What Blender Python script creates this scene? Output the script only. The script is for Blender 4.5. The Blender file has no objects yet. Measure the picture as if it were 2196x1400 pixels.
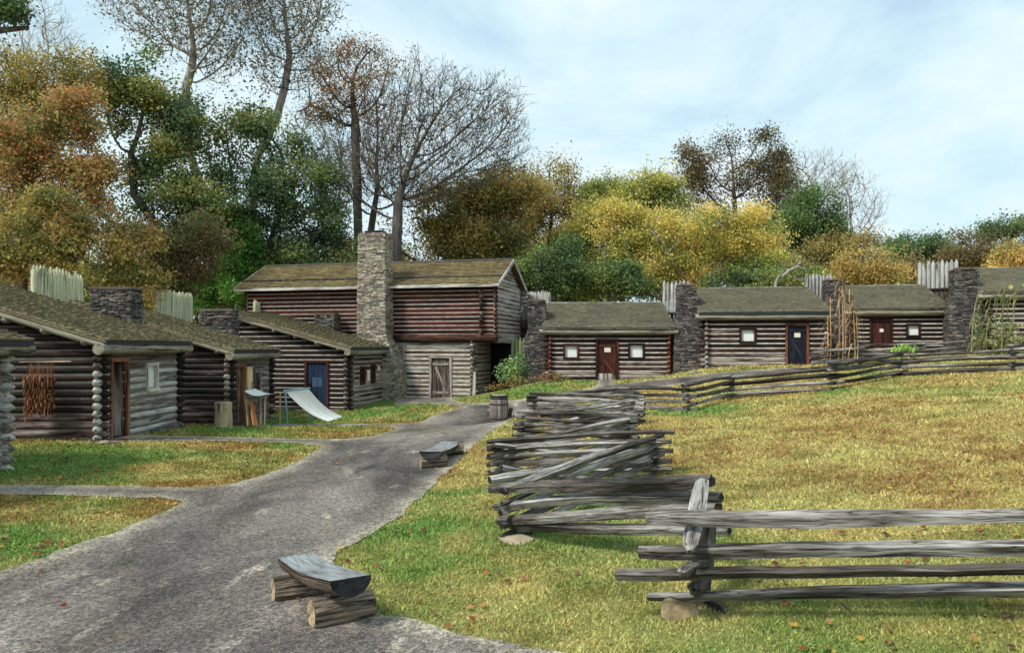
import bpy, math, random
import numpy as np
from mathutils import Vector

# ------------------------------------------------------------------ camera, sky, sun
F = 1700.0; CX = 1098.0; HY = 745.0; EYE = 3.0      # focal length and horizon measured on the 2196 px wide photograph
sc = bpy.context.scene
col = sc.collection
cam_d = bpy.data.cameras.new('camera'); cam = bpy.data.objects.new('camera', cam_d); col.objects.link(cam)
cam.location = (0, 0, EYE); cam.rotation_euler = (math.radians(90), 0, 0)
cam_d.sensor_width = 36; cam_d.lens = 36 * F / 2196; cam_d.shift_y = (HY - 700) / 2196
cam_d.clip_end = 3000; cam_d.clip_start = 0.1
sc.camera = cam

SUN_EL, SUN_AZ = 48, -128      # degrees; azimuth from +Y towards +X
w = bpy.data.worlds.new('World'); sc.world = w; w.use_nodes = True
wn = w.node_tree.nodes; wl = w.node_tree.links; wn.clear()
wo = wn.new('ShaderNodeOutputWorld')
sky = wn.new('ShaderNodeTexSky'); sky.sky_type = 'NISHITA'; sky.sun_disc = False
sky.sun_elevation = math.radians(SUN_EL); sky.sun_rotation = math.radians(SUN_AZ)
bg = wn.new('ShaderNodeBackground'); bg.inputs['Strength'].default_value = 0.07
wl.new(sky.outputs[0], bg.inputs[0])
tc = wn.new('ShaderNodeTexCoord'); mp = wn.new('ShaderNodeMapping'); mp.inputs['Scale'].default_value = (1.0, 1.0, 2.3)
mp.inputs['Rotation'].default_value = (0, 0.22, 0.6)
mp.inputs['Location'].default_value = (0.35, 0.1, 0.2)
wl.new(tc.outputs['Generated'], mp.inputs['Vector'])
nz = wn.new('ShaderNodeTexNoise'); nz.inputs['Scale'].default_value = 3.0; nz.inputs['Detail'].default_value = 7; nz.inputs['Roughness'].default_value = 0.58; nz.inputs['Distortion'].default_value = 0.4
wl.new(mp.outputs[0], nz.inputs['Vector'])
rp = wn.new('ShaderNodeValToRGB'); e = rp.color_ramp.elements
e[0].position = 0.30; e[0].color = (0.82, 0.82, 0.82, 1); e[1].position = 0.62; e[1].color = (1, 1, 1, 1)
wl.new(nz.outputs['Fac'], rp.inputs[0])
cl = wn.new('ShaderNodeBackground'); cl.inputs['Strength'].default_value = 1.0
rc = wn.new('ShaderNodeValToRGB'); e = rc.color_ramp.elements
e[0].position = 0.33; e[0].color = (0.295, 0.41, 0.49, 1); e[1].position = 0.74; e[1].color = (0.50, 0.525, 0.54, 1); em = rc.color_ramp.elements.new(.47); em.color = (0.37, 0.48, 0.52, 1)
wl.new(nz.outputs['Fac'], rc.inputs[0]); wl.new(rc.outputs[0], cl.inputs[0])
mx = wn.new('ShaderNodeMixShader'); wl.new(rp.outputs[0], mx.inputs[0]); wl.new(bg.outputs[0], mx.inputs[1]); wl.new(cl.outputs[0], mx.inputs[2])
wl.new(mx.outputs[0], wo.inputs[0])

sd = bpy.data.lights.new('sun', 'SUN'); sd.energy = 2.1; sd.angle = math.radians(12); sd.color = (1, 0.95, 0.86)
sun = bpy.data.objects.new('sun', sd); col.objects.link(sun)
_a, _e = math.radians(SUN_AZ), math.radians(SUN_EL)
sv = Vector((math.sin(_a) * math.cos(_e), math.cos(_a) * math.cos(_e), math.sin(_e)))
sun.rotation_euler = sv.to_track_quat('Z', 'Y').to_euler()
sc.view_settings.view_transform = 'Standard'; sc.view_settings.look = 'None'
sc.view_settings.gamma = 1; sc.view_settings.exposure = 1.0; sc.view_settings.use_curve_mapping = False

R = np.random.RandomState(7); random.seed(7)

# ------------------------------------------------------------------ small maths
def P(px, py, D):                      # photograph pixel at distance D -> place in the world
    return np.array([(px - CX) / F * D, D, EYE - (py - HY) / F * D])
def lin(r, g, b):
    f = lambda c: (c / 255 / 12.92) if c <= 10.3 else (((c / 255) + 0.055) / 1.055) ** 2.4
    return np.array([f(r), f(g), f(b)])
def nrm(v): v = np.asarray(v, float); return v / (np.linalg.norm(v, axis=-1, keepdims=True) + 1e-12)
_tab = np.random.RandomState(3).rand(64, 64, 8)
def vn(x, y, ch=0):                    # value noise 0..1
    x = np.asarray(x, float); y = np.asarray(y, float)
    xi = np.floor(x).astype(int); yi = np.floor(y).astype(int); fx = x - xi; fy = y - yi
    fx = fx * fx * (3 - 2 * fx); fy = fy * fy * (3 - 2 * fy); t = _tab[:, :, ch]
    g = lambda a, b: t[a % 64, b % 64]
    return (g(xi, yi) * (1 - fx) + g(xi + 1, yi) * fx) * (1 - fy) + (g(xi, yi + 1) * (1 - fx) + g(xi + 1, yi + 1) * fx) * fy
def fbm(x, y, ch=0, o=4):
    s = 0; a = .5; t = 0
    for i in range(o):
        s = s + a * vn(x * 2 ** i + 7.3 * i, y * 2 ** i + 3.1 * i, (ch + i) % 8); t += a; a *= .5
    return s / t
def smooth(a, b, x): t = np.clip((x - a) / (b - a), 0, 1); return t * t * (3 - 2 * t)

# ------------------------------------------------------------------ terrain
CP = [P(650,1330,7.3), P(200,1380,6.9), P(100,1100,12.2), P(600,1150,10.7), P(930,1008,16.7), P(500,1045,14.3),
      P(0,1005,15.7), P(215,945,20.0), P(370,920,24.2), P(490,913,27), P(575,896,31), P(742,880,33.5), P(820,856,37.5),
      P(940,852,38.0), P(1015,850,37.8), P(1070,903,28), P(1500,1312,6.9), P(1110,1155,10.4), P(1400,1020,13), P(1080,1035,14.1),
      P(1345,965,16.6), P(1125,950,19.5), P(1360,912,21.4), P(1150,895,23.8), P(1350,878,24.9), P(1475,882,23.2), P(1565,857,25.8),
      P(1790,835,24.5), P(1930,808,26.3), P(2175,795,24.5), P(1190,812,34.6), P(1430,806,34.1), P(1512,789,33.3), P(1765,782,32.4),
      P(1835,768,37.5), P(2030,762,36.5), P(2120,752,34), P(1300,824,33.2), P(850,905,30), P(1200,855,30)]
CP += [np.array([x, y, z + EYE]) for x, y, z in [(3.7,5.7,-1.98),(4.2,10,-1.85),(8,12,-1.5),(9.5,17,-1.36),(6,18,-1.75),(13,13,-1.2),(13,19,-1.0),
      (18,20,-.6),(20,28,-.5),(26,34,-.1),(15,6,-1.2),(-12,8,-2.45),(-6,5,-2.55),(0,4.5,-2.5),(3,3,-2.1),(-4,0,-2.4),(6,0,-1.7),(-15,0,-2.4),(15,-2,-1.2),
      (-16,16,-2.3),(-17,30,-2.5),(-14,45,-2.4),(0,45,-2.3),(8,44,-1.4),(16,46,-.6),(26,48,-.1),(-30,30,-2.3),(-28,60,-2.4),(0,62,-2.3),(30,62,-.4),(-30,5,-2.4),(30,5,-.5)]]
CP = np.array(CP)
def _K(r2): return np.where(r2 > 1e-9, 0.5 * r2 * np.log(r2 + 1e-12), 0)
_n = len(CP); _A = np.zeros((_n + 3, _n + 3))
_A[:_n, :_n] = _K(((CP[:, None, :2] - CP[None, :, :2]) ** 2).sum(-1)) + np.eye(_n) * 1.2
_A[:_n, _n] = 1; _A[:_n, _n + 1:] = CP[:, :2]; _A[_n, :_n] = 1; _A[_n + 1:, :_n] = CP[:, :2].T
_w = np.linalg.solve(_A, np.concatenate([CP[:, 2], [0, 0, 0]]))
def zt(x, y):
    x = np.asarray(x, float); y = np.asarray(y, float); sh = np.broadcast(x, y).shape
    xc = np.clip(np.broadcast_to(x, sh).ravel(), -30, 30); yc = np.clip(np.broadcast_to(y, sh).ravel(), -2, 62)
    out = np.empty(xc.shape)
    for s in range(0, len(xc), 20000):
        a = xc[s:s + 20000]; b = yc[s:s + 20000]
        out[s:s + 20000] = _K((a[:, None] - CP[:, 0]) ** 2 + (b[:, None] - CP[:, 1]) ** 2) @ _w[:_n] + _w[_n] + _w[_n + 1] * a + _w[_n + 2] * b
    return out.reshape(sh)
def zg(x, y): return float(zt(x, y))
_D = np.concatenate([np.linspace(2.5, 20, 900), np.linspace(20.02, 60, 1200)])
def U(px, py):                         # where the line of sight through a pixel meets the ground
    x = (px - CX) / F * _D; z = EYE - (py - HY) / F * _D; g = zt(x, _D)
    k = np.argmax(z < g) if (z < g).any() else len(_D) - 1
    return np.array([x[k], _D[k]])

# ------------------------------------------------------------------ mesh builder
class MB:
    def __init__(s): s.V = []; s.F = []; s.W = []; s.R = []; s.C = []; s.S = []; s.n = 0
    def add(s, v, faces, wc=None, wear=0.5, smooth=False, c=None):
        v = np.asarray(v, float); m = len(v); s.V.append(v)
        if not isinstance(faces, list): faces = [faces]
        for f in faces:
            f = np.asarray(f, int)
            if f.ndim == 1: f = f[None]
            s.F.append(f + s.n); s.S.append(np.full(len(f), smooth))
        s.W.append(v * [1, 1, 1] if wc is None else wc)
        s.R.append(np.broadcast_to(np.asarray(wear, float), (m,)).copy())
        s.C.append(np.zeros((m, 3)) if c is None else np.broadcast_to(c, (m, 3)).copy()); s.n += m
    def fill(s, me, V):
        me.vertices.add(len(V)); me.vertices.foreach_set('co', V.astype(np.float32).ravel())
        loops = np.concatenate([f.ravel() for f in s.F]); sizes = np.concatenate([np.full(len(f), f.shape[1]) for f in s.F])
        me.loops.add(len(loops)); me.loops.foreach_set('vertex_index', loops.astype(np.int32))
        st = np.concatenate([[0], np.cumsum(sizes)[:-1]])
        me.polygons.add(len(sizes)); me.polygons.foreach_set('loop_start', st.astype(np.int32)); me.polygons.foreach_set('loop_total', sizes.astype(np.int32))
        me.polygons.foreach_set('use_smooth', np.concatenate(s.S))
    def build(s, name, mat, parent=None, off=None, color=False):
        V = np.concatenate(s.V)
        if off is not None: V = V - np.asarray(off)
        me = bpy.data.meshes.new(name)
        if sum(len(f) for f in s.F) < 4:
            me.from_pydata(V.tolist(), [], [list(map(int, r_)) for f in s.F for r_ in f])
        else: s.fill(me, V)
        a = me.attributes.new('wc', 'FLOAT_VECTOR', 'POINT'); a.data.foreach_set('vector', np.concatenate(s.W).astype(np.float32).ravel())
        a = me.attributes.new('wear', 'FLOAT', 'POINT'); a.data.foreach_set('value', np.concatenate(s.R).astype(np.float32))
        if color:
            C = np.concatenate(s.C); C4 = np.concatenate([C, np.ones((len(C), 1))], 1)
            a = me.attributes.new('tint', 'FLOAT_COLOR', 'POINT'); a.data.foreach_set('color', C4.astype(np.float32).ravel())
        me.update(calc_edges=True); me.validate()
        me.materials.append(mat)
        o = bpy.data.objects.new(name, me); col.objects.link(o)
        if parent is not None: o.parent = parent
        return o
    # ---- shapes
    def box(s, lo, hi, wear=.5, along=0, jit=0):
        lo = np.array(lo, float); hi = np.array(hi, float)
        v = np.array([[(lo, hi)[i][0], (lo, hi)[j][1], (lo, hi)[k][2]] for i in (0, 1) for j in (0, 1) for k in (0, 1)])
        if jit: v = v + R.uniform(-jit, jit, v.shape)
        wc = (v - lo).copy(); wc = np.stack([wc[:, along], wc[:, (along + 1) % 3], wc[:, (along + 2) % 3]], 1) + R.rand(3) * 30
        s.add(v, np.array([[0,1,3,2],[4,6,7,5],[0,4,5,1],[2,3,7,6],[0,2,6,4],[1,5,7,3]]), wc, wear)
    def beam(s, p0, p1, w_, h_, up=(0, 0, 1), wear=.5, jit=0):
        p0 = np.array(p0, float); p1 = np.array(p1, float); d = nrm(p1 - p0); sd_ = nrm(np.cross(d, up)); u = np.cross(sd_, d)
        L = np.linalg.norm(p1 - p0)
        q = [(a, b, c) for a in (0, 1) for b in (-.5, .5) for c in (-.5, .5)]
        v = np.array([p0 + d * L * a + sd_ * w_ * b + u * h_ * c for a, b, c in q])
        if jit: v = v + R.uniform(-jit, jit, v.shape)
        wc = np.array([[L * a, w_ * b, h_ * c] for a, b, c in q]) + R.rand(3) * 30
        s.add(v, np.array([[0,1,3,2],[4,6,7,5],[0,4,5,1],[2,3,7,6],[0,2,6,4],[1,5,7,3]]), wc, wear)
    def tube(s, pts, rad, n=10, wear=.5, smooth=True, tip0=0, tip1=0, wob=0, flat=1.0, cap=True, sec=None, endwear=None):
        """swept log; tip0/tip1 = length of a hewn point at either end; sec = list of radius factors round the section"""
        pts = np.array(pts, float); m = len(pts); rad = np.broadcast_to(np.asarray(rad, float), (m,)).copy()
        d = np.gradient(pts, axis=0); d = nrm(d); ax = nrm(pts[-1] - pts[0])
        ref = np.array([0, 0, 1.]) if abs(ax[2]) < .9 else np.array([1., 0, 0])
        L = np.concatenate([[0], np.cumsum(np.linalg.norm(np.diff(pts, axis=0), axis=1))])
        ang = np.arange(n) / n * 2 * math.pi + .2; sec = np.ones(n) if sec is None else np.asarray(sec)
        seed = R.rand(3) * 40; rings = []; wcs = []
        C, Rr, LL, T = list(pts), list(rad), list(L), list(d)
        if tip0: C.insert(0, pts[0] - d[0] * tip0); Rr.insert(0, rad[0] * .28); LL.insert(0, -tip0); T.insert(0, d[0])
        if tip1: C.append(pts[-1] + d[-1] * tip1); Rr.append(rad[-1] * .28); LL.append(L[-1] + tip1); T.append(d[-1])
        for c_, r_, l_, t_ in zip(C, Rr, LL, T):
            sx = nrm(np.cross(t_, ref)); uz = np.cross(sx, t_)
            rr = r_ * sec * (1 + (R.rand(n) - .5) * wob)
            o = np.outer(np.cos(ang) * rr, sx) + np.outer(np.sin(ang) * rr * flat, uz)
            rings.append(c_ + o); wcs.append(np.stack([np.full(n, l_), np.cos(ang) * rr, np.sin(ang) * rr], 1) + seed)
        M = len(rings); v = np.concatenate(rings); wc = np.concatenate(wcs)
        idx = np.arange(M * n).reshape(M, n); nx = np.roll(idx, -1, 1)
        q = np.stack([idx[:-1], nx[:-1], nx[1:], idx[1:]], -1)
        we = np.repeat(np.asarray(wear), n) if np.ndim(wear) else np.full(len(v), wear)
        a = 1 if tip0 else 0; b = M - 1 - (1 if tip1 else 0)
        base = s.n
        s.add(v, q[a:b].reshape(-1, 4), wc, we, smooth)
        fl = []
        if tip0: fl.append(q[0].reshape(-1, 4))
        if tip1: fl.append(q[-1].reshape(-1, 4))
        for f in fl: s.F.append(f + base); s.S.append(np.full(len(f), False))
        if cap:                        # end grain gets its own vertices so the edge stays crisp
            for r0, k in ((rings[0][::-1], 0), (rings[-1], 1)):
                s.add(r0, np.arange(n)[None], wc[:n] * [0, 1, 1] + seed, (we[0] if endwear is None else endwear))
    def log(s, p0, p1, r, wear=.5, n=9, tips=True, segs=5, flat=1.0, bend=.012):
        p0 = np.array(p0, float); p1 = np.array(p1, float); L = np.linalg.norm(p1 - p0)
        if L < .04: return
        t = np.linspace(0, 1, segs); tp = min(.12, L * .3)
        pts = p0 + np.outer(t, p1 - p0)
        if tips:
            d = nrm(p1 - p0); pts = p0 + d * tp + np.outer(t, p1 - p0 - 2 * d * tp)
        pts = pts + (R.rand(segs, 3) - .5) * bend * [1, 1, 1.4] + np.outer(np.linspace(-1, 1, segs), [0, 0, R.uniform(-.012, .012)]) + [0, 0, R.uniform(-.008, .008)]; r = r * R.uniform(.92, 1.07)
        s.tube(pts, r * (1 + (R.rand(segs) - .5) * .07), n=n, wear=np.clip(wear + R.uniform(-.12, .12), 0, 1), tip0=tp if tips else 0, tip1=tp if tips else 0, wob=.05, flat=flat)
    def lathe(s, prof, n=24, center=(0, 0, 0), wear=.5):
        a = np.arange(n) / n * 2 * math.pi; c0 = np.array(center)
        v = np.concatenate([np.stack([r * np.cos(a), r * np.sin(a), np.full(n, z)], 1) for r, z in prof]) + c0
        idx = np.arange(len(prof) * n).reshape(len(prof), n); nx = np.roll(idx, -1, 1)
        wc = np.stack([v[:, 2], np.tile(a, len(prof)) * .4, np.zeros(len(v))], 1)
        s.add(v, np.stack([idx[:-1], nx[:-1], nx[1:], idx[1:]], -1).reshape(-1, 4), wc, wear, True)

def many_boxes(mb, v8, wear, wc=None):
    """v8: (n,8,3) corners"""
    n = len(v8); f = np.array([[0,1,3,2],[4,6,7,5],[0,4,5,1],[2,3,7,6],[0,2,6,4],[1,5,7,3]])
    F_ = (f[None] + (np.arange(n) * 8)[:, None, None]).reshape(-1, 4)
    mb.add(v8.reshape(-1, 3), F_, None if wc is None else wc.reshape(-1, 3), np.repeat(wear, 8))

def thing(name, label, cat, loc, rz=0, group=None):
    o = bpy.data.objects.new(name, None); o.empty_display_size = .3; col.objects.link(o)
    o.location = loc; o.rotation_euler = (0, 0, rz); tag(o, label, cat, group); return o
def tag(o, label=None, cat=None, group=None, kind=None):
    if label: o['label'] = label
    if cat: o['category'] = cat
    if group: o['group'] = group
    if kind: o['kind'] = kind
    return o

# ------------------------------------------------------------------ materials
class NT:
    def __init__(s, name):
        s.m = bpy.data.materials.new(name); s.m.use_nodes = True; s.t = s.m.node_tree; s.t.nodes.clear()
        s.out = s.t.nodes.new('ShaderNodeOutputMaterial'); s.b = s.t.nodes.new('ShaderNodeBsdfPrincipled'); s.l(s.b.outputs[0], s.out.inputs[0])
        s.b.inputs['Specular IOR Level'].default_value = .3
    def n(s, t, **k):
        x = s.t.nodes.new(t)
        for a, b in k.items(): setattr(x, a, b)
        return x
    def l(s, a, b): s.t.links.new(a, b)
    def attr(s, name): x = s.n('ShaderNodeAttribute'); x.attribute_name = name; return x
    def noise(s, vec, scale, detail=4, rough=.6, sc3=None, dist=0):
        if sc3 is not None:
            m = s.n('ShaderNodeMapping'); m.inputs['Scale'].default_value = sc3; s.l(vec, m.inputs['Vector']); vec = m.outputs[0]
        x = s.n('ShaderNodeTexNoise'); x.inputs['Scale'].default_value = scale; x.inputs['Detail'].default_value = detail
        x.inputs['Roughness'].default_value = rough; x.inputs['Distortion'].default_value = dist; s.l(vec, x.inputs['Vector']); return x.outputs['Fac']
    def ramp(s, fac, stops):
        x = s.n('ShaderNodeValToRGB'); e = x.color_ramp.elements
        while len(e) < len(stops): e.new(.5)
        for i, (p, c) in enumerate(stops):
            e[i].position = p; e[i].color = (*c, 1) if len(c) == 3 else c
        s.l(fac, x.inputs[0]); return x.outputs[0]
    def math(s, op, a, b=None, clamp=False):
        x = s.n('ShaderNodeMath', operation=op); x.use_clamp = clamp
        for i, v in enumerate((a, b)):
            if v is None: continue
            if hasattr(v, 'links'): s.l(v, x.inputs[i])
            else: x.inputs[i].default_value = v
        return x.outputs[0]
    def mix(s, fac, a, b, blend='MIX'):
        x = s.n('ShaderNodeMix', data_type='RGBA', blend_type=blend)
        for i, v in ((0, fac), (6, a), (7, b)):
            if hasattr(v, 'links'): s.l(v, x.inputs[i])
            elif i == 0: x.inputs[0].default_value = v
            else: x.inputs[i].default_value = (*v, 1)
        return x.outputs[2]
    def bump(s, h, strength, dist=.01):
        x = s.n('ShaderNodeBump'); x.inputs['Strength'].default_value = strength; x.inputs['Distance'].default_value = dist
        s.l(h, x.inputs['Height']); s.l(x.outputs[0], s.b.inputs['Normal'])
    def base(s, c): s.l(c, s.b.inputs['Base Color']) if hasattr(c, 'links') else setattr(s.b.inputs['Base Color'], 'default_value', (*c, 1))
    def rough(s, v): s.l(v, s.b.inputs['Roughness']) if hasattr(v, 'links') else setattr(s.b.inputs['Roughness'], 'default_value', v)

def wood(name, dark, mid, worn, rough=.8, grain=22, bump=.5, crack=.45, patch=1.3, spread=.5, fine=.45):
    """grain runs along x of the 'wc' attribute; 'wear' moves the wood from oiled brown to bleached grey"""
    t = NT(name); a = t.attr('wc').outputs['Vector']; wr = t.attr('wear').outputs['Fac']
    g = t.noise(a, grain, 5, .65, (.12, 1, 1)); g2 = t.noise(a, grain * .45, 4, .6, (.06, 1, 1), .3)
    pt = t.noise(a, patch, 4, .6, (.45, 2.5, 2.5))
    f = t.math('ADD', wr, t.math('MULTIPLY', t.math('SUBTRACT', pt, .5), spread * 2.6))
    f = t.math('ADD', f, t.math('MULTIPLY', t.math('SUBTRACT', g, .5), .7), True)
    c = t.ramp(f, [(0, dark), (.38, mid), (.8, worn), (1, np.minimum(np.array(worn) * 1.25, .8))])
    ck = t.ramp(g2, [(crack - .09, (.16, .15, .14)), (crack + .01, (1, 1, 1)), (.8, (1.12, 1.12, 1.12))])
    c = t.mix(1.0, c, ck, 'MULTIPLY')
    g3 = t.noise(a, grain * .8, 3, .55, (.05, 1, 1), .2)      # thin drying cracks along the grain
    c = t.mix(fine, c, t.ramp(g3, [(.465, (1, 1, 1)), (.492, (.12, .1, .09)), (.506, (.12, .1, .09)), (.53, (1.08, 1.08, 1.08))]), 'MULTIPLY'); t.base(c); t.rough(rough)
    h = t.math('ADD', g, t.math('MULTIPLY', g2, 1.2)); t.bump(h, bump, .02); return t.m
M = {}
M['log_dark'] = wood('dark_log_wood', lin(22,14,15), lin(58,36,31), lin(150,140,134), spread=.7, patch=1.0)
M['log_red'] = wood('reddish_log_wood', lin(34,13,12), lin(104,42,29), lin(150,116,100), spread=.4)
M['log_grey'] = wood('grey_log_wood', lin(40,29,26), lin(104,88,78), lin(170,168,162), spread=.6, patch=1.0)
M['beam'] = wood('bark_covered_beam', lin(44,24,18), lin(112,66,48), lin(160,122,98), spread=.7, grain=16, bump=1.0, crack=.5, fine=1.0)
M['eave'] = wood('mossy_eave_log', lin(58,54,44), lin(116,112,94), lin(164,160,142), spread=.45)
M['rail'] = wood('split_rail_wood', lin(32,28,26), lin(88,82,76), lin(164,162,158), grain=30, bump=1.0, crack=.45, spread=.7, fine=.85)
M['bark'] = wood('bark_wood', lin(40,32,27), lin(104,90,76), lin(150,138,122), grain=24, bump=1.0, crack=.5, spread=.5, fine=1.0)
M['cut'] = wood('cut_wood', lin(70,58,46), lin(140,120,94), lin(176,158,128), spread=.4, bump=.3)
M['board_red'] = wood('red_brown_board', lin(26,11,9), lin(66,27,20), lin(112,66,50), spread=.4)
M['board_door'] = wood('weathered_brown_frame', lin(60,34,24), lin(116,72,50), lin(156,116,88), spread=.6)
M['board_orange'] = wood('orange_board', lin(110,60,32), lin(170,100,62), lin(200,150,110), spread=.3)
M['board_tan'] = wood('tan_board', lin(130,96,62), lin(186,146,100), lin(214,184,142), spread=.4)
M['board_grey'] = wood('grey_board', lin(50,42,38), lin(112,96,88), lin(186,180,172), spread=.6)
M['board_navy'] = wood('dark_blue_door_paint', lin(14,16,24), lin(24,28,42), lin(50,58,74), spread=.3)
M['board_blue'] = wood('blue_door_paint', lin(14,24,42), lin(26,46,76), lin(58,82,108), spread=.3)
M['picket'] = wood('pale_picket_wood', lin(58,44,38), lin(134,130,124), lin(172,174,170), spread=.25, grain=16)
M['picket_green'] = wood('mossy_picket_wood', lin(60,66,38), lin(112,128,72), lin(150,160,120), spread=.3, grain=16)
M['picket_yel'] = wood('cream_picket_wood', lin(110,108,76), lin(168,168,130), lin(196,196,164), spread=.25, grain=16)
M['barrel'] = wood('barrel_stave', lin(60,54,50), lin(116,108,100), lin(150,146,140), spread=.3, grain=12)

def simple(name, c, rough=.7, spec=.3, var=.12, scale=6, metal=0):
    t = NT(name); g = t.n('ShaderNodeNewGeometry').outputs['Position']; f = t.noise(g, scale, 4)
    c = np.array(c); t.base(t.ramp(f, [(.25, c * (1 - var * 2)), (.75, np.minimum(c * (1 + var), .9))])); t.rough(rough)
    t.b.inputs['Metallic'].default_value = metal; t.b.inputs['Specular IOR Level'].default_value = spec; return t.m
M['chink'] = simple('chinking_mortar', lin(200,190,178), .9, var=.28, scale=4)
M['chink_grey'] = simple('grey_chinking', lin(112,106,98), .9, var=.3, scale=3)
M['mortar'] = simple('pale_mortar', lin(190,180,162), .95, var=.25, scale=5)
M['mortar_dark'] = simple('dark_mortar', lin(64,62,66), .95, var=.3, scale=5)
M['dark'] = simple('doorway_shade', lin(16,14,16), .9)  # near-black colour painting the shade inside open doorways
M['drip'] = simple('dark_drip_edge', lin(34,38,52), .4, .5)
M['curtain'] = simple('white_curtain', lin(236,238,234), .9, var=.05)
M['paper'] = simple('paper_notice', lin(222,214,196), .8, var=.05)
M['paper_orange'] = simple('faded_poster', lin(216,190,150), .8, var=.06)
M['canvas'] = simple('white_canvas', lin(228,229,226), .9, var=.06, scale=2)
M['metal'] = simple('dark_iron', lin(48,44,44), .5, .5, metal=.6)
M['hoop'] = simple('rusty_hoop', lin(84,58,48), .7, metal=.3)
M['bluepole'] = simple('pale_blue_pole', lin(96,142,160), .6)
M['slab'] = simple('stone_slab', lin(158,146,124), .9, var=.3, scale=3)
M['rock'] = simple('tan_boulder', lin(170,150,116), .9, var=.35, scale=7)
t = NT('window_glass'); t.base((.02, .03, .04)); t.rough(.08); tr = t.n('ShaderNodeBsdfTransparent'); ms = t.n('ShaderNodeMixShader'); ms.inputs[0].default_value = .08
t.l(tr.outputs[0], ms.inputs[1]); t.l(t.b.outputs[0], ms.inputs[2]); t.l(ms.outputs[0], t.out.inputs[0]); M['glass'] = t.m

def stone(name, stops):
    t = NT(name); wr = t.attr('wear').outputs['Fac']; g = t.n('ShaderNodeNewGeometry').outputs['Position']
    c = t.ramp(wr, stops); n1 = t.noise(g, 9, 5, .65)
    c = t.mix(.8, c, t.ramp(n1, [(.3, (.55, .55, .55)), (.7, (1.15, 1.15, 1.15))]), 'MULTIPLY'); t.base(c); t.rough(.9); t.bump(n1, .6, .03); return t.m
M['stone'] = stone('tan_fieldstone', [(0, lin(104,98,90)), (.3, lin(150,144,132)), (.6, lin(182,176,160)), (.88, lin(158,136,114)), (1, lin(192,186,172))])
M['stone_dark'] = stone('dark_stacked_stone', [(0, lin(58,56,56)), (.4, lin(88,86,84)), (.75, lin(118,114,108)), (.95, lin(108,88,74)), (1, lin(146,142,134))])

def shingle(name, a, b, c, d):
    t = NT(name); wr = t.attr('wear').outputs['Fac']; g = t.n('ShaderNodeNewGeometry').outputs['Position']
    big = t.noise(g, .9, 5, .65); n1 = t.noise(g, 16, 4, .7)
    f = t.math('ADD', t.math('MULTIPLY', wr, .22), t.math('MULTIPLY', t.math('SUBTRACT', big, .08), .85), True)
    cc = t.ramp(f, [(.08, a), (.38, b), (.66, c), (.95, d)])
    cc = t.mix(.9, cc, t.ramp(n1, [(.3, (.5, .5, .5)), (.62, (1.1, 1.1, 1.1))]), 'MULTIPLY'); t.base(cc); t.rough(.92); t.bump(n1, .7, .02); return t.m
M['shingle'] = shingle('mossy_shingles', lin(90,80,66), lin(126,116,92), lin(142,136,102), lin(172,164,132))
M['shingle_grey'] = shingle('grey_mossy_shingles', lin(88,82,72), lin(122,117,102), lin(138,135,112), lin(164,158,142))
M['shingle_brown'] = shingle('brown_mossy_shingles', lin(74,58,46), lin(112,96,70), lin(132,124,80), lin(152,140,100))

def leafmat(name, trans=.35):
    t = NT(name); c = t.attr('tint').outputs['Color']; t.base(c); t.rough(.6); t.b.inputs['Specular IOR Level'].default_value = .25
    tl = t.n('ShaderNodeBsdfTranslucent'); t.l(c, tl.inputs['Color']); ms = t.n('ShaderNodeMixShader'); ms.inputs[0].default_value = trans
    t.l(t.b.outputs[0], ms.inputs[1]); t.l(tl.outputs[0], ms.inputs[2]); t.l(ms.outputs[0], t.out.inputs[0]); return t.m
M['leaf'] = leafmat('leaves', .42); M['blade'] = leafmat('grass_blades', .25); M['dry'] = leafmat('dry_leaves', .2)
def treebark(name, a, b):
    t = NT(name); g = t.n('ShaderNodeNewGeometry').outputs['Position']; n1 = t.noise(g, 7, 5, .7, (1, 1, .25))
    t.base(t.ramp(n1, [(.3, a), (.7, b)])); t.rough(.9); t.bump(n1, .8, .05); return t.m
M['bark_pale'] = treebark('pale_tree_bark', lin(96,90,84), lin(178,172,162))
M['bark_dark'] = treebark('dark_tree_bark', lin(62,56,56), lin(116,108,102))
M['bark_brown'] = treebark('brown_tree_bark', lin(48,38,32), lin(96,80,62))
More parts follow.
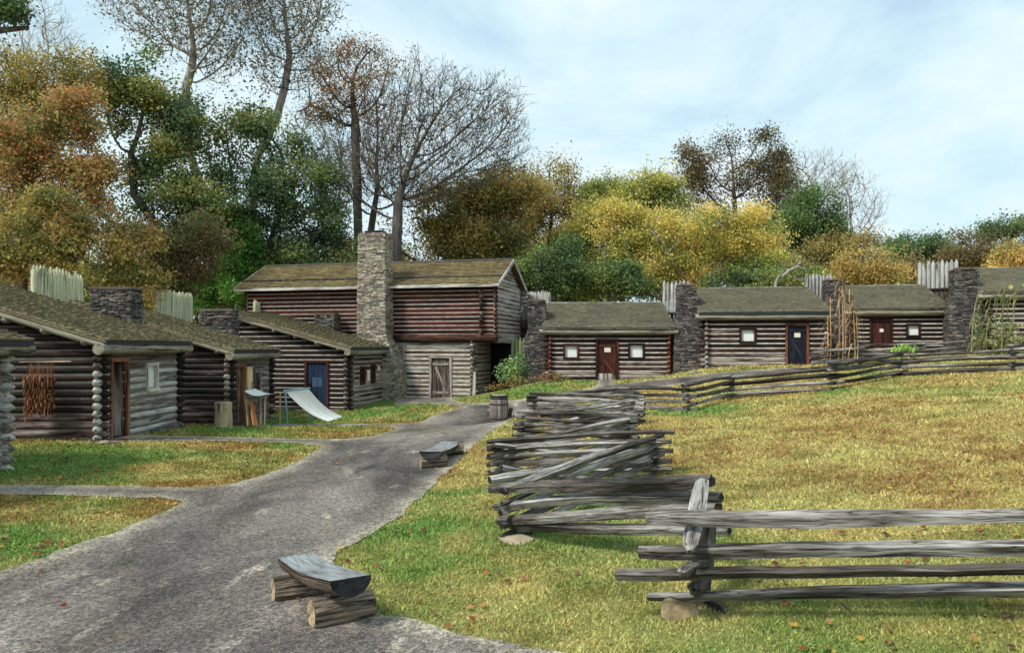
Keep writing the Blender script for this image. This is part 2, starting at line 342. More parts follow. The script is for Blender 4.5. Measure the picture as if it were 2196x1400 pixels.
# ------------------------------------------------------------------ ground, lawns, paths
def lawn_color(x, y):
    n1 = fbm(x * .55, y * .55, 0); n2 = fbm(x * 1.7, y * 1.7, 2); n3 = fbm(x * 5, y * 5, 4)
    tan = np.array([.46, .37, .13]); yel = np.array([.49, .455, .165]); grn = np.array([.15, .27, .055]); brn = np.array([.32, .195, .065]); org = np.array([.27, .135, .03])
    right = smooth(-.4, .8, x - np.interp(y, [0, 6.5, 7, 9, 12, 16, 20, 26, 32, 40], [-1, -1, -1.6, -2.2, -1.9, -1.5, -1.2, -.5, 3, 6]))
    g = np.zeros_like(x)
    for cx, cy, rr, s in [(.2,10.2,1.6,.8),(-1.0,9.3,1.3,.8),(-1.3,11,1.2,.65),(.9,12.6,1.2,.6),(-1.2,13.2,1.0,.5),(5.6,22.6,1.6,.75),(10,24,1.1,.5),(2.6,5.4,1.5,.55),(4.5,4.8,1.6,.6),(.8,4.9,1,.4),(12.5,25.5,1.3,.45),(1.5,11.2,1,.6),
                          (-9.3,17,1.6,.9),(-8,14.9,1.2,.5),(-9,24.5,1.3,.9),(-8.7,29.5,2.2,1.0),(-6.3,32,2.0,.7),(-4.6,35.5,2.5,.9),(-10.4,15,2,.9),(-6.4,10.4,1.6,.5),(-8.5,26.5,1.2,.5),(3,33.0,1.5,.5),(.5,33,2,.5)]:
        g = np.maximum(g, s * np.exp(-((x - cx) ** 2 + (y - cy) ** 2) / rr ** 2))
    lf = (1 - right)
    gm = np.clip(g * 1.35 + (n1 - .5) * 1.5 + (n2 - .5) * 1.1 - .07 + .18 * lf, 0, 1)[..., None]
    bm = np.clip((n2 - .47) * 3.0 + (n3 - .5) * 1.4 + .06 + lf * .56 - g * 1.0, 0, .88)[..., None]
    c = tan + (yel - tan) * np.clip((n1 - .35) * 2.6, 0, 1)[..., None]
    c = c + (np.where(lf[..., None] > .5, org, brn) - c) * bm
    c = c + (grn - c) * np.clip(gm, 0, .95)
    return c * (.82 + .36 * n3[..., None])

PATH = [(-300,1700),(-300,1300),(0,1225),(120,1185),(250,1140),(350,1100),(390,1078),(340,1068),(200,1064),(0,1061),(-300,1066),(-300,1036),(0,1040),(250,1043),
 (420,1045),(500,1038),(570,1020),(640,990),(692,958),(640,951),(500,946),(330,946),(225,950),(225,932),(300,935),(500,938),(650,942),(740,942),(800,935),(848,921),
 (830,914.5),(700,914),(560,914),(470,918),(470,912),(560,909),(700,909),(850,910),(905,905),(925,893),(960,882),(992,873),(960,868),(880,866),(845,870),(850,857),
 (900,852),(968,851),(975,860),(1010,866),(1060,864),(1110,858),(1150,850),(1200,843),(1260,834),(1282,826),(1280,813),(1318,813),(1316,825),(1440,811),(1560,798),(1690,789),(1770,787),
 (1770,797),(1600,809),(1500,819),(1400,834),(1340,847),(1220,867),(1130,887),(1085,908),(1040,935),(1000,968),(975,1000),(915,1055),(870,1100),(800,1145),(735,1180),
 (708,1205),(745,1255),(800,1318),(880,1332),(1000,1362),(1200,1400),(1320,1430),(1500,1700)]
def dens(poly, m=6):
    out = []
    for i in range(len(poly)):
        a = np.array(poly[i], float); b = np.array(poly[(i + 1) % len(poly)], float)
        for k in range(m): out.append(a + (b - a) * k / m)
    return out
PW = np.array([U(*q) for q in dens(PATH, 4)])
def sdf(x, y):                          # >0 inside the path
    x = x.ravel(); y = y.ravel(); out = np.empty(len(x)); A = PW; B = np.roll(PW, -1, 0); d = B - A; dd = (d ** 2).sum(1) + 1e-12
    for s in range(0, len(x), 8000):
        p = np.stack([x[s:s + 8000], y[s:s + 8000]], 1)[:, None]
        t = np.clip(((p - A) * d).sum(2) / dd, 0, 1); q = A + t[..., None] * d; ds = np.sqrt(((p - q) ** 2).sum(2).min(1))
        c = ((A[:, 1] > p[..., 1]) != (B[:, 1] > p[..., 1])) & (p[..., 0] < d[:, 0] * (p[..., 1] - A[:, 1]) / np.where(np.abs(d[:, 1]) < 1e-9, 1e-9, d[:, 1]) + A[:, 0])
        out[s:s + 8000] = np.where(c.sum(1) % 2 == 1, ds, -ds)
    return out
GX = np.arange(-17, 16, .13); GY = np.arange(2.4, 41, .13)
XX, YY = np.meshgrid(GX, GY); SD = sdf(XX, YY).reshape(XX.shape) + (fbm(XX * 2.2, YY * 2.2, 5) - .5) * .22
def sdq(x, y):
    fx = np.clip((x - GX[0]) / .13, 0, len(GX) - 1.001); fy = np.clip((y - GY[0]) / .13, 0, len(GY) - 1.001); i = fx.astype(int); j = fy.astype(int); a = fx - i; b = fy - j
    return (SD[j, i] * (1 - a) + SD[j, i + 1] * a) * (1 - b) + (SD[j + 1, i] * (1 - a) + SD[j + 1, i + 1] * a) * b
def clip_mesh(lift):
    V = {}; vs = []; fs = []
    H, W_ = SD.shape
    def pt(k, x, y):
        if k not in V: V[k] = len(vs); vs.append((x, y))
        return V[k]
    ok = (SD > 0)
    anyc = ok[:-1, :-1] | ok[1:, :-1] | ok[:-1, 1:] | ok[1:, 1:]
    for j, i in zip(*np.nonzero(anyc)):
        c = [(j, i), (j, i + 1), (j + 1, i + 1), (j + 1, i)]; poly = []
        for a in range(4):
            p, q = c[a], c[(a + 1) % 4]; sp, sq = SD[p], SD[q]
            if sp > 0: poly.append(pt(p, XX[p], YY[p]))
            if (sp > 0) != (sq > 0):
                t = sp / (sp - sq); k = (min(p, q), max(p, q)); poly.append(pt(k, XX[p] + (XX[q] - XX[p]) * t, YY[p] + (YY[q] - YY[p]) * t))
        if len(poly) >= 3: fs.append(poly)
    vs = np.array(vs); z = zt(vs[:, 0], vs[:, 1]) + lift
    return np.column_stack([vs, z]), fs
def axis(a, b, st, far):
    c = list(np.arange(a, b + 1e-6, st)); s = st; x = c[-1]
    while x < far: s *= 1.3; x += s; c.append(x)
    s = st; x = a
    while x > -far: s *= 1.3; x -= s; c.insert(0, x)
    return np.array(c)
gx = axis(-20, 24, .22, 1500); gy = axis(1, 44, .22, 1500)
gX, gY = np.meshgrid(gx, gy); gZ = zt(gX, gY)
mb = MB(); idx = np.arange(gX.size).reshape(gX.shape)
q = np.stack([idx[:-1, :-1], idx[:-1, 1:], idx[1:, 1:], idx[1:, :-1]], -1).reshape(-1, 4)
gv = np.column_stack([gX.ravel(), gY.ravel(), gZ.ravel()])
mb.add(gv, q, smooth=True, c=lawn_color(gX.ravel(), gY.ravel()) * .8)
t = NT('lawn_soil'); g = t.n('ShaderNodeNewGeometry').outputs['Position']; c = t.attr('tint').outputs['Color']
n1 = t.noise(g, 22, 5, .7); n2 = t.noise(g, 70, 3, .7)
c = t.mix(1, c, t.ramp(n1, [(.32, (.45, .42, .38)), (.6, (1.1, 1.1, 1.0))]), 'MULTIPLY'); t.base(c); t.rough(.95); t.bump(t.math('ADD', n1, n2), .9, .03)
ground = mb.build('ground', t.m, color=True); tag(ground, kind='structure', label='tan and green autumn lawn sloping up to the right', cat='ground')

pv, pf = clip_mesh(.014)
t = NT('worn_gravel_asphalt'); g = t.n('ShaderNodeNewGeometry').outputs['Position']
big = t.noise(g, .55, 5, .6, (1, .5, 1), .5); med = t.noise(g, 1.9, 5, .6, (1, .45, 1)); fine = t.noise(g, 38, 3, .7)
vo = t.n('ShaderNodeTexVoronoi'); vo.inputs['Scale'].default_value = 42; t.l(g, vo.inputs['Vector'])
c = t.ramp(big, [(.33, lin(52,48,46)), (.43, lin(86,80,77)), (.56, lin(116,109,103)), (.72, lin(136,130,122))])
c = t.mix(t.ramp(med, [(.60, (0, 0, 0)), (.72, (.85, .85, .85))]), c, tuple(lin(172,164,150)))
c = t.mix(t.ramp(t.noise(g, .8, 3, .5, (1, .7, 1)), [(.63, (0, 0, 0)), (.72, (.6, .6, .6))]), c, tuple(lin(126,104,84)))
wr = t.attr('wear').outputs['Fac']
c = t.mix(t.math('MULTIPLY', wr, t.ramp(med, [(.35, (.25,.25,.25)), (.6, (1, 1, 1))]), True), c, tuple(lin(180,172,154)))
sp = t.ramp(vo.outputs['Color'], [(.2, (.42, .42, .42)), (.45, (.9, .9, .9)), (.75, (1.5, 1.48, 1.42))])
c = t.mix(.9, c, sp, 'MULTIPLY'); c = t.mix(.9, c, t.ramp(t.noise(g, 13, 4, .75), [(.36, (.5, .5, .5)), (.62, (1.35, 1.33, 1.3))]), 'MULTIPLY'); c = t.mix(.6, c, t.ramp(fine, [(.35, (.6, .6, .6)), (.65, (1.25, 1.25, 1.25))]), 'MULTIPLY'); t.base(c)
wet = t.noise(g, .7, 3, .5, (1, .35, 1), .3); t.l(t.ramp(wet, [(.44, (.85, .85, .85)), (.56, (.22, .22, .22))]), t.b.inputs['Roughness']); t.b.inputs['Specular IOR Level'].default_value = .5
t.bump(t.math('ADD', vo.outputs['Distance'], fine), .6, .012)
mb = MB(); ed = sdq(pv[:, 0], pv[:, 1])
by = {}
for f in pf: by.setdefault(len(f), []).append(f)
mb.add(pv, [np.array(f) for f in by.values()], smooth=True, wear=np.clip(1 - ed / .45, 0, 1) * .8)
path = mb.build('path', t.m); tag(path, kind='structure', label='winding grey gravel and asphalt path', cat='path')

def scatter(n_exp, dmin, dmax, xr=None):
    N = n_exp; D = np.exp(R.uniform(math.log(dmin), math.log(dmax), N)); X = R.uniform(-.78, .76, N) * D
    return X, D
# loose gravel on the near path (uncountable)
X, Y = scatter(55000, 4.6, 20); sdv = sdq(X, Y); keep = (sdv > .03) & (fbm(X * .9, Y * .9, 1) + .25 * np.exp(-sdv / .5) > R.uniform(.3, .85, len(X))); X = X[keep]; Y = Y[keep]; N = len(X); Z = zt(X, Y) + .014
s_ = R.uniform(.003, .0085, N) * (1 + Y * .03); a = R.uniform(0, 6.28, N); q = []
for k in range(4): q.append(np.stack([X + np.cos(a + k * 1.57) * s_ * R.uniform(.7, 1.4, N), Y + np.sin(a + k * 1.57) * s_ * R.uniform(.7, 1.4, N), Z - .001], 1))
q.append(np.stack([X, Y, Z + s_ * R.uniform(.5, 1.1, N)], 1)); v = np.stack(q, 1).reshape(-1, 3); b5 = (np.arange(N) * 5)[:, None, None]
mb = MB(); mb.add(v, (np.array([[0,1,4],[1,2,4],[2,3,4],[3,0,4]])[None] + b5).reshape(-1, 3), wear=np.repeat(R.rand(N), 5))
t = NT('pebbles'); t.base(t.ramp(t.attr('wear').outputs['Fac'], [(0, lin(52,48,46)), (.4, lin(96,88,80)), (.75, lin(124,116,106)), (1, lin(156,148,136))])); t.rough(.7)
o = mb.build('gravel', t.m); tag(o, 'loose grey and tan pebbles lying on the path', 'gravel', kind='stuff')

# grass blades and fallen leaves (uncountable)
X, Y = scatter(420000, 4.6, 34)
keep = (sdq(X, Y) < R.uniform(-.03, .05, len(X))) & (X > -13.5); X = X[keep]; Y = Y[keep]
Z = zt(X, Y); N = len(X); hh = (.014 + .0011 * Y) * R.uniform(.6, 1.6, N); ww = (.0011 * Y + .002) * R.uniform(.7, 1.4, N)
tuft = fbm(X * 3, Y * 3, 6) > .56; hh = hh * np.where(tuft, 1.5, 1)
a = R.uniform(0, 2 * math.pi, N); b = R.uniform(0, 2 * math.pi, N); ln = R.uniform(.2, 1.3, N) * hh
base = np.column_stack([X, Y, Z - .004]); sd_ = np.column_stack([np.cos(a), np.sin(a), np.zeros(N)]) * ww[:, None]
tip = base + np.column_stack([np.cos(b) * ln, np.sin(b) * ln, hh])
v = np.stack([base - sd_, base + sd_, tip], 1).reshape(-1, 3)
c = lawn_color(X, Y) * R.uniform(.65, 1.5, (N, 1)); c = c * (1 + R.uniform(-.1, .1, (N, 3)))
mb = MB(); mb.add(v, np.arange(3 * N).reshape(N, 3), c=np.repeat(c, 3, 0))
o = mb.build('grass', M['blade'], color=True); tag(o, 'short patchy tan and green grass blades covering the lawns', 'grass', kind='stuff')
# fallen leaves
X, Y = scatter(7500, 4.8, 32); sdv = sdq(X, Y); keep = (X > -13) & ((sdv < .0) | (R.rand(len(X)) < .06)) & (fbm(X * .8, Y * .8, 3) + .25 * (X < -1.5) > R.uniform(.35, .95, len(X)))
X = X[keep]; Y = Y[keep]; N = len(X); Z = zt(X, Y)
s_ = R.uniform(.014, .042, N) * np.where(Y > 14, 1.3, 1); a = R.uniform(0, 6.28, N); n5 = 7
ang = np.arange(n5) / n5 * 2 * math.pi; rr = R.uniform(.55, 1.15, (N, n5)) * s_[:, None]
tl = R.uniform(-.5, .5, (N, 2))
vx = np.cos(ang + a[:, None]) * rr; vy = np.sin(ang + a[:, None]) * rr
vz = vx * tl[:, :1] + vy * tl[:, 1:] + R.uniform(-.2, .35, (N, n5)) * s_[:, None]
v = np.stack([X[:, None] + vx, Y[:, None] + vy, Z[:, None] + np.maximum(vz, -.01) + .035 + .0012 * Y[:, None]], -1).reshape(-1, 3)
pal = np.array([lin(164,96,56), lin(136,70,44), lin(184,132,84), lin(200,160,70), lin(110,72,48), lin(168,120,88), lin(136,100,62), lin(96,66,48)])
c = pal[R.randint(0, len(pal), N)] * R.uniform(.45, 1.0, (N, 1))
mb = MB(); mb.add(v, np.arange(n5 * N).reshape(N, n5), c=np.repeat(c, n5, 0))
o = mb.build('fallen_leaves', M['dry'], color=True); tag(o, 'red, orange and yellow fallen leaves scattered over the lawns', 'leaves', kind='stuff')

# ------------------------------------------------------------------ building helpers (local frame: u along the front, v inward, w up)
def split(a, b, z, ops, ext0, ext1, r):
    """free stretches of a log at height z along [a,b] with openings (u0,u1,z0,z1)"""
    segs = [(a - ext0, b + ext1)]
    for u0, u1, z0, z1 in ops:
        if z0 - r * .6 < z < z1 + r * .6:
            ns = []
            for s, e in segs:
                if u1 <= s or u0 >= e: ns.append((s, e)); continue
                if u0 - s > .03: ns.append((s, u0))
                if e - u1 > .03: ns.append((u1, e))
            segs = ns
    return segs
def log_wall(mb, mc, org, d, L, z0, H, pitch, rf, ops, wearf, ext=.3, phase=.5, top=None, chw=.055, flat=1.0, chh=.36, tips=True, zbase=-.1):
    org = np.array([org[0], org[1], 0.]); d = np.array([d[0], d[1], 0.]); nrml = np.array([-d[1], d[0], 0])
    K = int((H - z0) / pitch + 1.5); k = 0
    while True:
        z = z0 + pitch * (k + phase)
        if z > H + pitch * .35: break
        s0 = 0; e0 = ext
        if top is not None:
            s0 = top(z)
            if s0 > L - .3: break
        r = pitch * rf
        for s, e_ in split(s0, L, z, ops, ext if s0 == 0 else .02, ext, r):
            fs = abs(s - (s0 - (ext if s0 == 0 else .02))) < .01; fe = abs(e_ - (L + ext)) < .01
            p0 = org + d * s + [0, 0, z]; p1 = org + d * e_ + [0, 0, z]
            mb.log(p0, p1, r, wear=wearf(z, k), flat=flat, tips=tips)
        if z - pitch * .5 > z0 - .01 + 0 * k:
            for s, e_ in split(s0, L, z - pitch * .5, ops, 0, 0, r * .3):
                p0 = org + d * (s + .02) + [0, 0, z - pitch * .5]; p1 = org + d * (e_ - .02) + [0, 0, z - pitch * .5]
                mc.beam(p0, p1, chw * 2, pitch * chh)
        k += 1
def shingles(mb, o, eu, ev, LU, LV, wdt=.15, expo=.17, th=.028, rag=.02):
    o = np.array(o, float); eu = nrm(eu); ev = nrm(ev); nn = np.cross(eu, ev)
    rows = int(LV / expo) + 1; V8 = []; W = []
    for j in range(rows):
        us = []; u = -R.rand() * wdt
        x = np.cumsum(R.uniform(.6, 1.4, int(LU / wdt * 1.25) + 4) * wdt) - wdt; x = x[x < LU]
        x0 = np.clip(x[:-1], 0, LU) + .004; x1 = np.clip(x[1:], 0, LU) - .002
        if len(x1): x1[-1] = LU
        m = len(x0); v0 = j * expo + R.uniform(-rag, rag, m); v1 = np.minimum(np.full(m, (j + 1) * expo + .05), LV + .02)
        t0 = th * R.uniform(.8, 1.7, m); lift = th * .9
        q = []
        for uu in (x0, x1):
            for vv, (zb, ztp) in ((v0, (lift * .6, None)), (v1, (0, None))):
                lo_ = (0.024 if vv is v0 else -.005); hi_ = (lift + t0 if vv is v0 else th * .7)
                for h_ in (np.broadcast_to(lo_, (m,)), np.broadcast_to(hi_, (m,))):
                    q.append(o + np.outer(uu, eu) + np.outer(vv, ev) + np.outer(h_, nn))
        V8.append(np.stack(q, 1)); W.append(R.rand(m))
    many_boxes(mb, np.concatenate(V8), np.concatenate(W))
def stones(ms, mc, levels, ch=(.045, .1), sl=(.1, .36), prot=.035):
    """levels: list of (z, x0, x1, y0, y1); flat stones laid in courses round a mortar core"""
    z = levels[0][0]; top = levels[-1][0]; zs = [l[0] for l in levels]; V8 = []; W = []
    A = np.array([l[1:] for l in levels], float)
    for a, b in zip(levels[:-1], levels[1:]):
        (za, *ra), (zb, *rb) = a, b; v = []
        for zz, rr in ((za, ra), (zb, rb)):
            x0, x1, y0, y1 = rr[0] + .03, rr[1] - .03, rr[2] + .03, rr[3] - .03
            v += [(x0, y0, zz), (x1, y0, zz), (x1, y1, zz), (x0, y1, zz)]
        mc.add(np.array(v), np.array([[0,1,5,4],[1,2,6,5],[2,3,7,6],[3,0,4,7],[4,5,6,7],[3,2,1,0]]))
    while z < top - .02:
        h = min(R.uniform(*ch), top - z); r = [np.interp(z + h * .5, zs, A[:, i]) for i in range(4)]
        c = np.array([[r[0], r[2]], [r[1], r[2]], [r[1], r[3]], [r[0], r[3]]])
        for k in range(4):
            p, q_ = c[k], c[(k + 1) % 4]; L = np.linalg.norm(q_ - p); d = (q_ - p) / L; n = np.array([d[1], -d[0]]); s = -R.uniform(0, prot)
            while s < L - .02:
                l = R.uniform(*sl); big = R.rand() < .05; e_ = min(s + l, L + prot * R.rand()); pr = R.uniform(0, prot); gap = .012
                hh = h * R.uniform(.62, .96); zo_ = z + R.uniform(-.25, .25) * h; sk = R.uniform(-.3, .3) * h
                b = []
                for u_ in (s, e_ - gap):
                    for v_ in (pr, -.09):
                        for z_ in (zo_ + (sk if u_ == s else -sk), zo_ + hh):
                            pp = p + d * (u_ + R.uniform(-.025, .025)) + n * (v_ + R.uniform(-.01, .01)); b.append((pp[0], pp[1], z_ + R.uniform(-.014, .014)))
                V8.append(b); W.append(np.clip(R.rand() ** 1.2, 0, 1)); s = e_ + gap * .5
        z += h
    many_boxes(ms, np.array(V8), np.array(W))

class Loc:                                # local frame mapper for wall-mounted pieces
    def __init__(s, o, d): s.o = np.array([o[0], o[1], 0.]); s.d = np.array([d[0], d[1], 0.]); s.n = np.array([d[1], -d[0], 0.])   # n points out of the wall
    def pt(s, a, out, z): return s.o + s.d * a + s.n * out + [0, 0, z]
    def box(s, mb, a0, a1, o0, o1, z0, z1, wear=.5, along=2):
        v = np.array([s.pt(a, o, z) for a in (a0, a1) for o in (o0, o1) for z in (z0, z1)])
        l = np.array([(a, o, z) for a in (a0, a1) for o in (o0, o1) for z in (z0, z1)]); order = {0: (0, 1, 2), 2: (2, 0, 1)}[along]
        mb.add(v, np.array([[0,1,3,2],[4,6,7,5],[0,4,5,1],[2,3,7,6],[0,2,6,4],[1,5,7,3]]), l[:, order] + R.rand(3) * 30, wear)
def planks(fr, mb, a0, a1, o0, o1, z0, z1, n, wear=.5, ragged=0):
    w_ = (a1 - a0) / n
    for i in range(n): fr.box(mb, a0 + i * w_ + .003, a0 + (i + 1) * w_ - .003, o0, o1 + R.uniform(0, .006), z0 + R.rand() * ragged, z1 - R.rand() * ragged, wear + R.uniform(-.15, .15))
def door(fr, root, a0, a1, z0, z1, mats, r, brace='diag', notice=None, handle=0, wear=.4, frame_w=.1, wf=.5, boards=5, low=False, lintel=.12):
    f = MB(); out = r + .03
    fr.box(f, a0 - frame_w, a0, -.12, out, z0, z1 + .0, wf); fr.box(f, a1, a1 + frame_w, -.12, out, z0, z1, wf + .1)
    fr.box(f, a0 - frame_w, a1 + frame_w, -.12, out + .004, z1 + .001, z1 + lintel, wf, along=0)
    dobj = f.build('door_frame', M[mats[1]], root)
    if mats[0] is None: return dobj
    m = MB(); zz = z0 + (.32 if low else .02); planks(fr, m, a0 + .012, a1 - .012, .0, .045, zz, z1 - .012, boards, wear)
    if brace == 'diag':
        for zb in ((zz + .18, z1 - .22) if not low else (z1 - .2,)): fr.box(m, a0 + .05, a1 - .05, .054, .078, zb - .05, zb + .05, wear + .1, along=0)
        m.beam(fr.pt(a0 + .25, .068, z1 - .75), fr.pt(a1 - .1, .068, z0 + .28), .1, .026, up=fr.n, wear=wear + .15)
    if brace == 'Z':
        for zb in (zz + .2, z1 - .28): fr.box(m, a0 + .05, a1 - .05, .054, .078, zb - .06, zb + .06, wear + .35, along=0)
        m.beam(fr.pt(a0 + .2, .068, z1 - .4), fr.pt(a1 - .2, .068, zz + .25), .1, .026, up=fr.n, wear=wear + .4)
    d_ = m.build('door', M[mats[0]], root)
    if low:
        m = MB(); planks(fr, m, a0 + .012, a1 - .012, -.01, .05, z0 + .01, z0 + .3, 4, .6); m.build('kick_board', M['board_grey'], d_)
    if handle:
        m = MB(); ah = a1 - .1 if handle > 0 else a0 + .1; zc = z0 + (z1 - z0) * .47
        fr.box(m, ah - .02, ah + .02, .046, .06, zc - .09, zc + .09); m.tube([fr.pt(ah, .05, zc + .05), fr.pt(ah, .11, zc + .04), fr.pt(ah, .11, zc - .04), fr.pt(ah, .05, zc - .05)], .011, n=6)
        m.build('handle', M['metal'], d_)
    if notice:
        na, nzc, nw, nh = notice; m = MB(); fr.box(m, na - nw / 2, na + nw / 2, .052, .058, nzc - nh / 2, nzc + nh / 2); m.build('notice', M['paper'], d_)
    return d_
def window(fr, root, a0, a1, z0, z1, r, mat='board_red', curtain=True, fw=.1, wf=.3, sill=False, name_in='curtain'):
    f = MB(); out = r + .025
    fr.box(f, a0 - fw, a0, -.1, out, z0 - fw, z1 + fw, wf); fr.box(f, a1, a1 + fw, -.1, out, z0 - fw, z1 + fw, wf + .1)
    fr.box(f, a0 - fw * .98, a1 + fw * .98, -.1, out + .005, z1 + .001, z1 + fw + .01, wf, along=0); fr.box(f, a0 - fw * .98, a1 + fw * .98, -.1, out + (.05 if sill else .006), z0 - fw - .01, z0 - .001, wf + (.3 if sill else 0), along=0)
    o = f.build('window', M[mat], root)
    if curtain:
        n = 28; aa = np.linspace(a0, a1, n); y = .006 * np.sin(np.arange(n) * 2.1) + .005 * R.rand(n)
        v = np.array([fr.pt(a, -.02 + yy + .022, z) for a, yy in zip(aa, y) for z in (z0, z1)]); i = np.arange(n - 1) * 2
        m = MB(); m.add(v, np.stack([i, i + 2, i + 3, i + 1], 1), smooth=True); m.build('curtain', M['curtain'], o)
    m = MB(); v = np.array([fr.pt(a, .03, z) for a, z in ((a0, z0), (a1, z0), (a1, z1), (a0, z1))]); m.add(v, np.array([[0, 1, 2, 3]])); m.build('pane', M['glass'], o)
    return o

def cabin(label, O, th, L, Dp, zb, H, slope, pitch, rf, wm, front_ops, side_ops=(), wear=lambda z, k: .4, wside=None, roofmat='shingle', chink='chink',
          ou=(.35, .35), ov=.35, flat=1.0, chh=.36, rake=True, chim=None, stone_m='stone_dark', core='mortar_dark', eave_r=.12, drip=True, ridge=False, chw=.06):
    th = math.radians(th); root = thing('log_cabin', label, 'cabin', (O[0], O[1], zb), th, 'log cabins of the fort')
    r = pitch * rf; wside = wside or wear
    lw = MB(); mc = MB()
    log_wall(lw, mc, (0, 0), (1, 0), L, 0, H, pitch, rf, front_ops, wear, flat=flat, chh=chh, chw=chw)
    lw.build('front_wall', M[wm[0]], root)
    sw = MB(); topf = lambda z: max(0., (z + r - H - .05) / slope)
    for u in (0, L):
        log_wall(sw, mc, (u, 0), (0, 1), Dp, 0, H + slope * Dp, pitch, rf, side_ops if u == 0 else (), wside, phase=0 if True else .5, top=topf, flat=flat, chh=chh, chw=chw)
        if u == 0: sw.build('side_wall', M[wm[1]], root); sw = MB()
    sw.build('side_wall', M[wm[1]], root)
    bw = MB(); log_wall(bw, mc, (0, Dp), (1, 0), L, 0, H + slope * Dp, pitch, rf, (), wside, flat=flat, chh=chh); bw.build('back_wall', M[wm[1]], root)
    mc.build('chinking', M[chink], root)
    # foundation sill stones keep the walls on sloping ground
    fm = MB()
    for a, b in (((0, 0), (L, 0)), ((0, 0), (0, Dp)), ((L, 0), (L, Dp))):
        a = np.array(a, float); b = np.array(b, float); n = int(np.linalg.norm(b - a) / .5)
        for i in range(n):
            p = a + (b - a) * (i + .5) / n; q = p + (b - a) / n * .46; p = p - (b - a) / n * .46
            fm.beam((*p, -.3), (*q, -.3), .3 + R.rand() * .04, .62 + R.rand() * .06, wear=R.rand(), jit=.02)
    fm.build('foundation', M['stone_dark'], root)
    # roof
    rs = MB(); sl = math.sqrt(1 + slope ** 2); ev = np.array([0, 1, slope]) / sl; LV = (Dp + ov + .25) * sl
    zr = H + .12; o = np.array([-ou[0], -ov, zr - slope * ov])
    n = np.array([0, -slope, 1]) / sl
    rs.beam(o + ev * 0 + np.array([(L + sum(ou)) / 2, 0, 0]) + n * .0, o + ev * LV + np.array([(L + sum(ou)) / 2, 0, 0]), L + sum(ou) - .02, .05, up=n, wear=.1)
    shingles(rs, o + n * .03, (1, 0, 0), ev, L + sum(ou), LV, expo=.19 if roofmat == 'shingle' else .16, th=.04 if roofmat == 'shingle' else .032, rag=.012 if roofmat == 'shingle' else .03)
    rf_ = rs.build('roof', M[roofmat], root)
    el = MB(); ze = zr - slope * ov - eave_r * .7 - .06
    el.tube([(-ou[0] - .12 + t_ * (L + sum(ou) + .24), -ov + .13 + R.uniform(-.01, .01), ze + R.uniform(-.012, .012)) for t_ in np.linspace(0, 1, 8)], eave_r * np.linspace(1.05, .9, 8), n=12, wear=.55, wob=.06)
    el.build('eave_log', M['eave'], root)
    if drip:
        d_ = MB(); d_.box((-ou[0], -ov - .012, zr - slope * ov - .055), (L + ou[1], -ov + .02, zr - slope * ov + .035)); d_.build('drip_edge', M['drip'], rf_)
    if rake:
        for u in (-ou[0] + .08, L + ou[1] - .08):
            rk = MB(); p0 = np.array([u, -ov + .12, zr - slope * (ov - .12) - .12]); p1 = p0 + ev * (LV - .3); rk.tube([p0 + (p1 - p0) * t_ for t_ in np.linspace(0, 1, 6)], .085, n=9, wear=.45, wob=.06)
            rk.build('rake_log', M['eave'], root)
        for v_ in np.arange(.25, Dp, .98):
            z_ = zr + slope * v_ - .2
            for u0, u1 in ((-ou[0] - .06, .35), (L - .35, L + ou[1] + .06)): pu = MB(); pu.log((u0, v_, z_), (u1, v_, z_), .085, wear=.55, n=9); pu.build('purlin', M['log_grey'], root)
    if ridge:
        rg = MB(); rg.tube([(-ou[0] + t_ * (L + sum(ou)), Dp + .2, zr + slope * (Dp + .2) + .06) for t_ in np.linspace(0, 1, 6)], .05, n=7, wear=.7); rg.build('ridge_board', M['rail'], rf_)
    if chim:
        ms = MB(); mo = MB(); stones(ms, mo, chim); c_ = ms.build('chimney', M[stone_m], root); mo.build('mortar_core', M[core], c_)
        zt_, x0, x1, y0, y1 = chim[-1]; cp = MB()
        for i in range(5):
            a = x0 + (x1 - x0) * i / 5; cp.box((a - .02, y0 - .05, zt_), (a + (x1 - x0) / 5 - .01, y1 + .05, zt_ + .06 + R.rand() * .03), wear=.9, jit=.015)
        cp.build('chimney_cap', M[stone_m], c_)
    return root
# ------------------------------------------------------------------ the left row of cabins
wl_front = lambda z, k: .78 - .4 * (z > 1.9)
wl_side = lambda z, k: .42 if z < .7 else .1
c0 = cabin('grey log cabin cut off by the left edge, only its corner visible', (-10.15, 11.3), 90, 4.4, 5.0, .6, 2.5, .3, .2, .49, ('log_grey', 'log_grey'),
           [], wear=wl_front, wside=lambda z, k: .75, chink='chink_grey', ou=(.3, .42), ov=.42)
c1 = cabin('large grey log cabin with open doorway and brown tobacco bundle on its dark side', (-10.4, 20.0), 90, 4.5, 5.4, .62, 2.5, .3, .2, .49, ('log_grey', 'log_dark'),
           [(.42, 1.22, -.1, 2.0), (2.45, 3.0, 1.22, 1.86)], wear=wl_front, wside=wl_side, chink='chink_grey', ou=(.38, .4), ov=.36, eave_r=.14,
           chim=[(2.6, 4.7, 5.5, 1.5, 2.75), (4.2, 4.7, 5.5, 1.5, 2.75)])
fr = Loc((0, 0), (1, 0))
door(fr, c1, .42, 1.22, 0, 2.0, (None, 'board_door'), .1, wf=.5, frame_w=.09)
m = MB(); fi = Loc((1.2, .06), (-.12, 1)); planks(fi, m, .0, .2, -.02, .02, .03, 1.95, 1, .6); m.build('open_door', M['board_grey'], c1)
m = MB(); m.box((-.0 + .4, .9, -.0), (1.9, .95, 2.3)); m.box((.3, -.02, .0), (1.3, .9, .03)); m.build('doorway_shade', M['dark'], c1)  # added near-black panel and floor paint the shade behind the doorway
m = MB(); m.box((.15, -.75, -.12), (1.5, -.14, .01), jit=.02); m.build('door_step', M['slab'], c1)
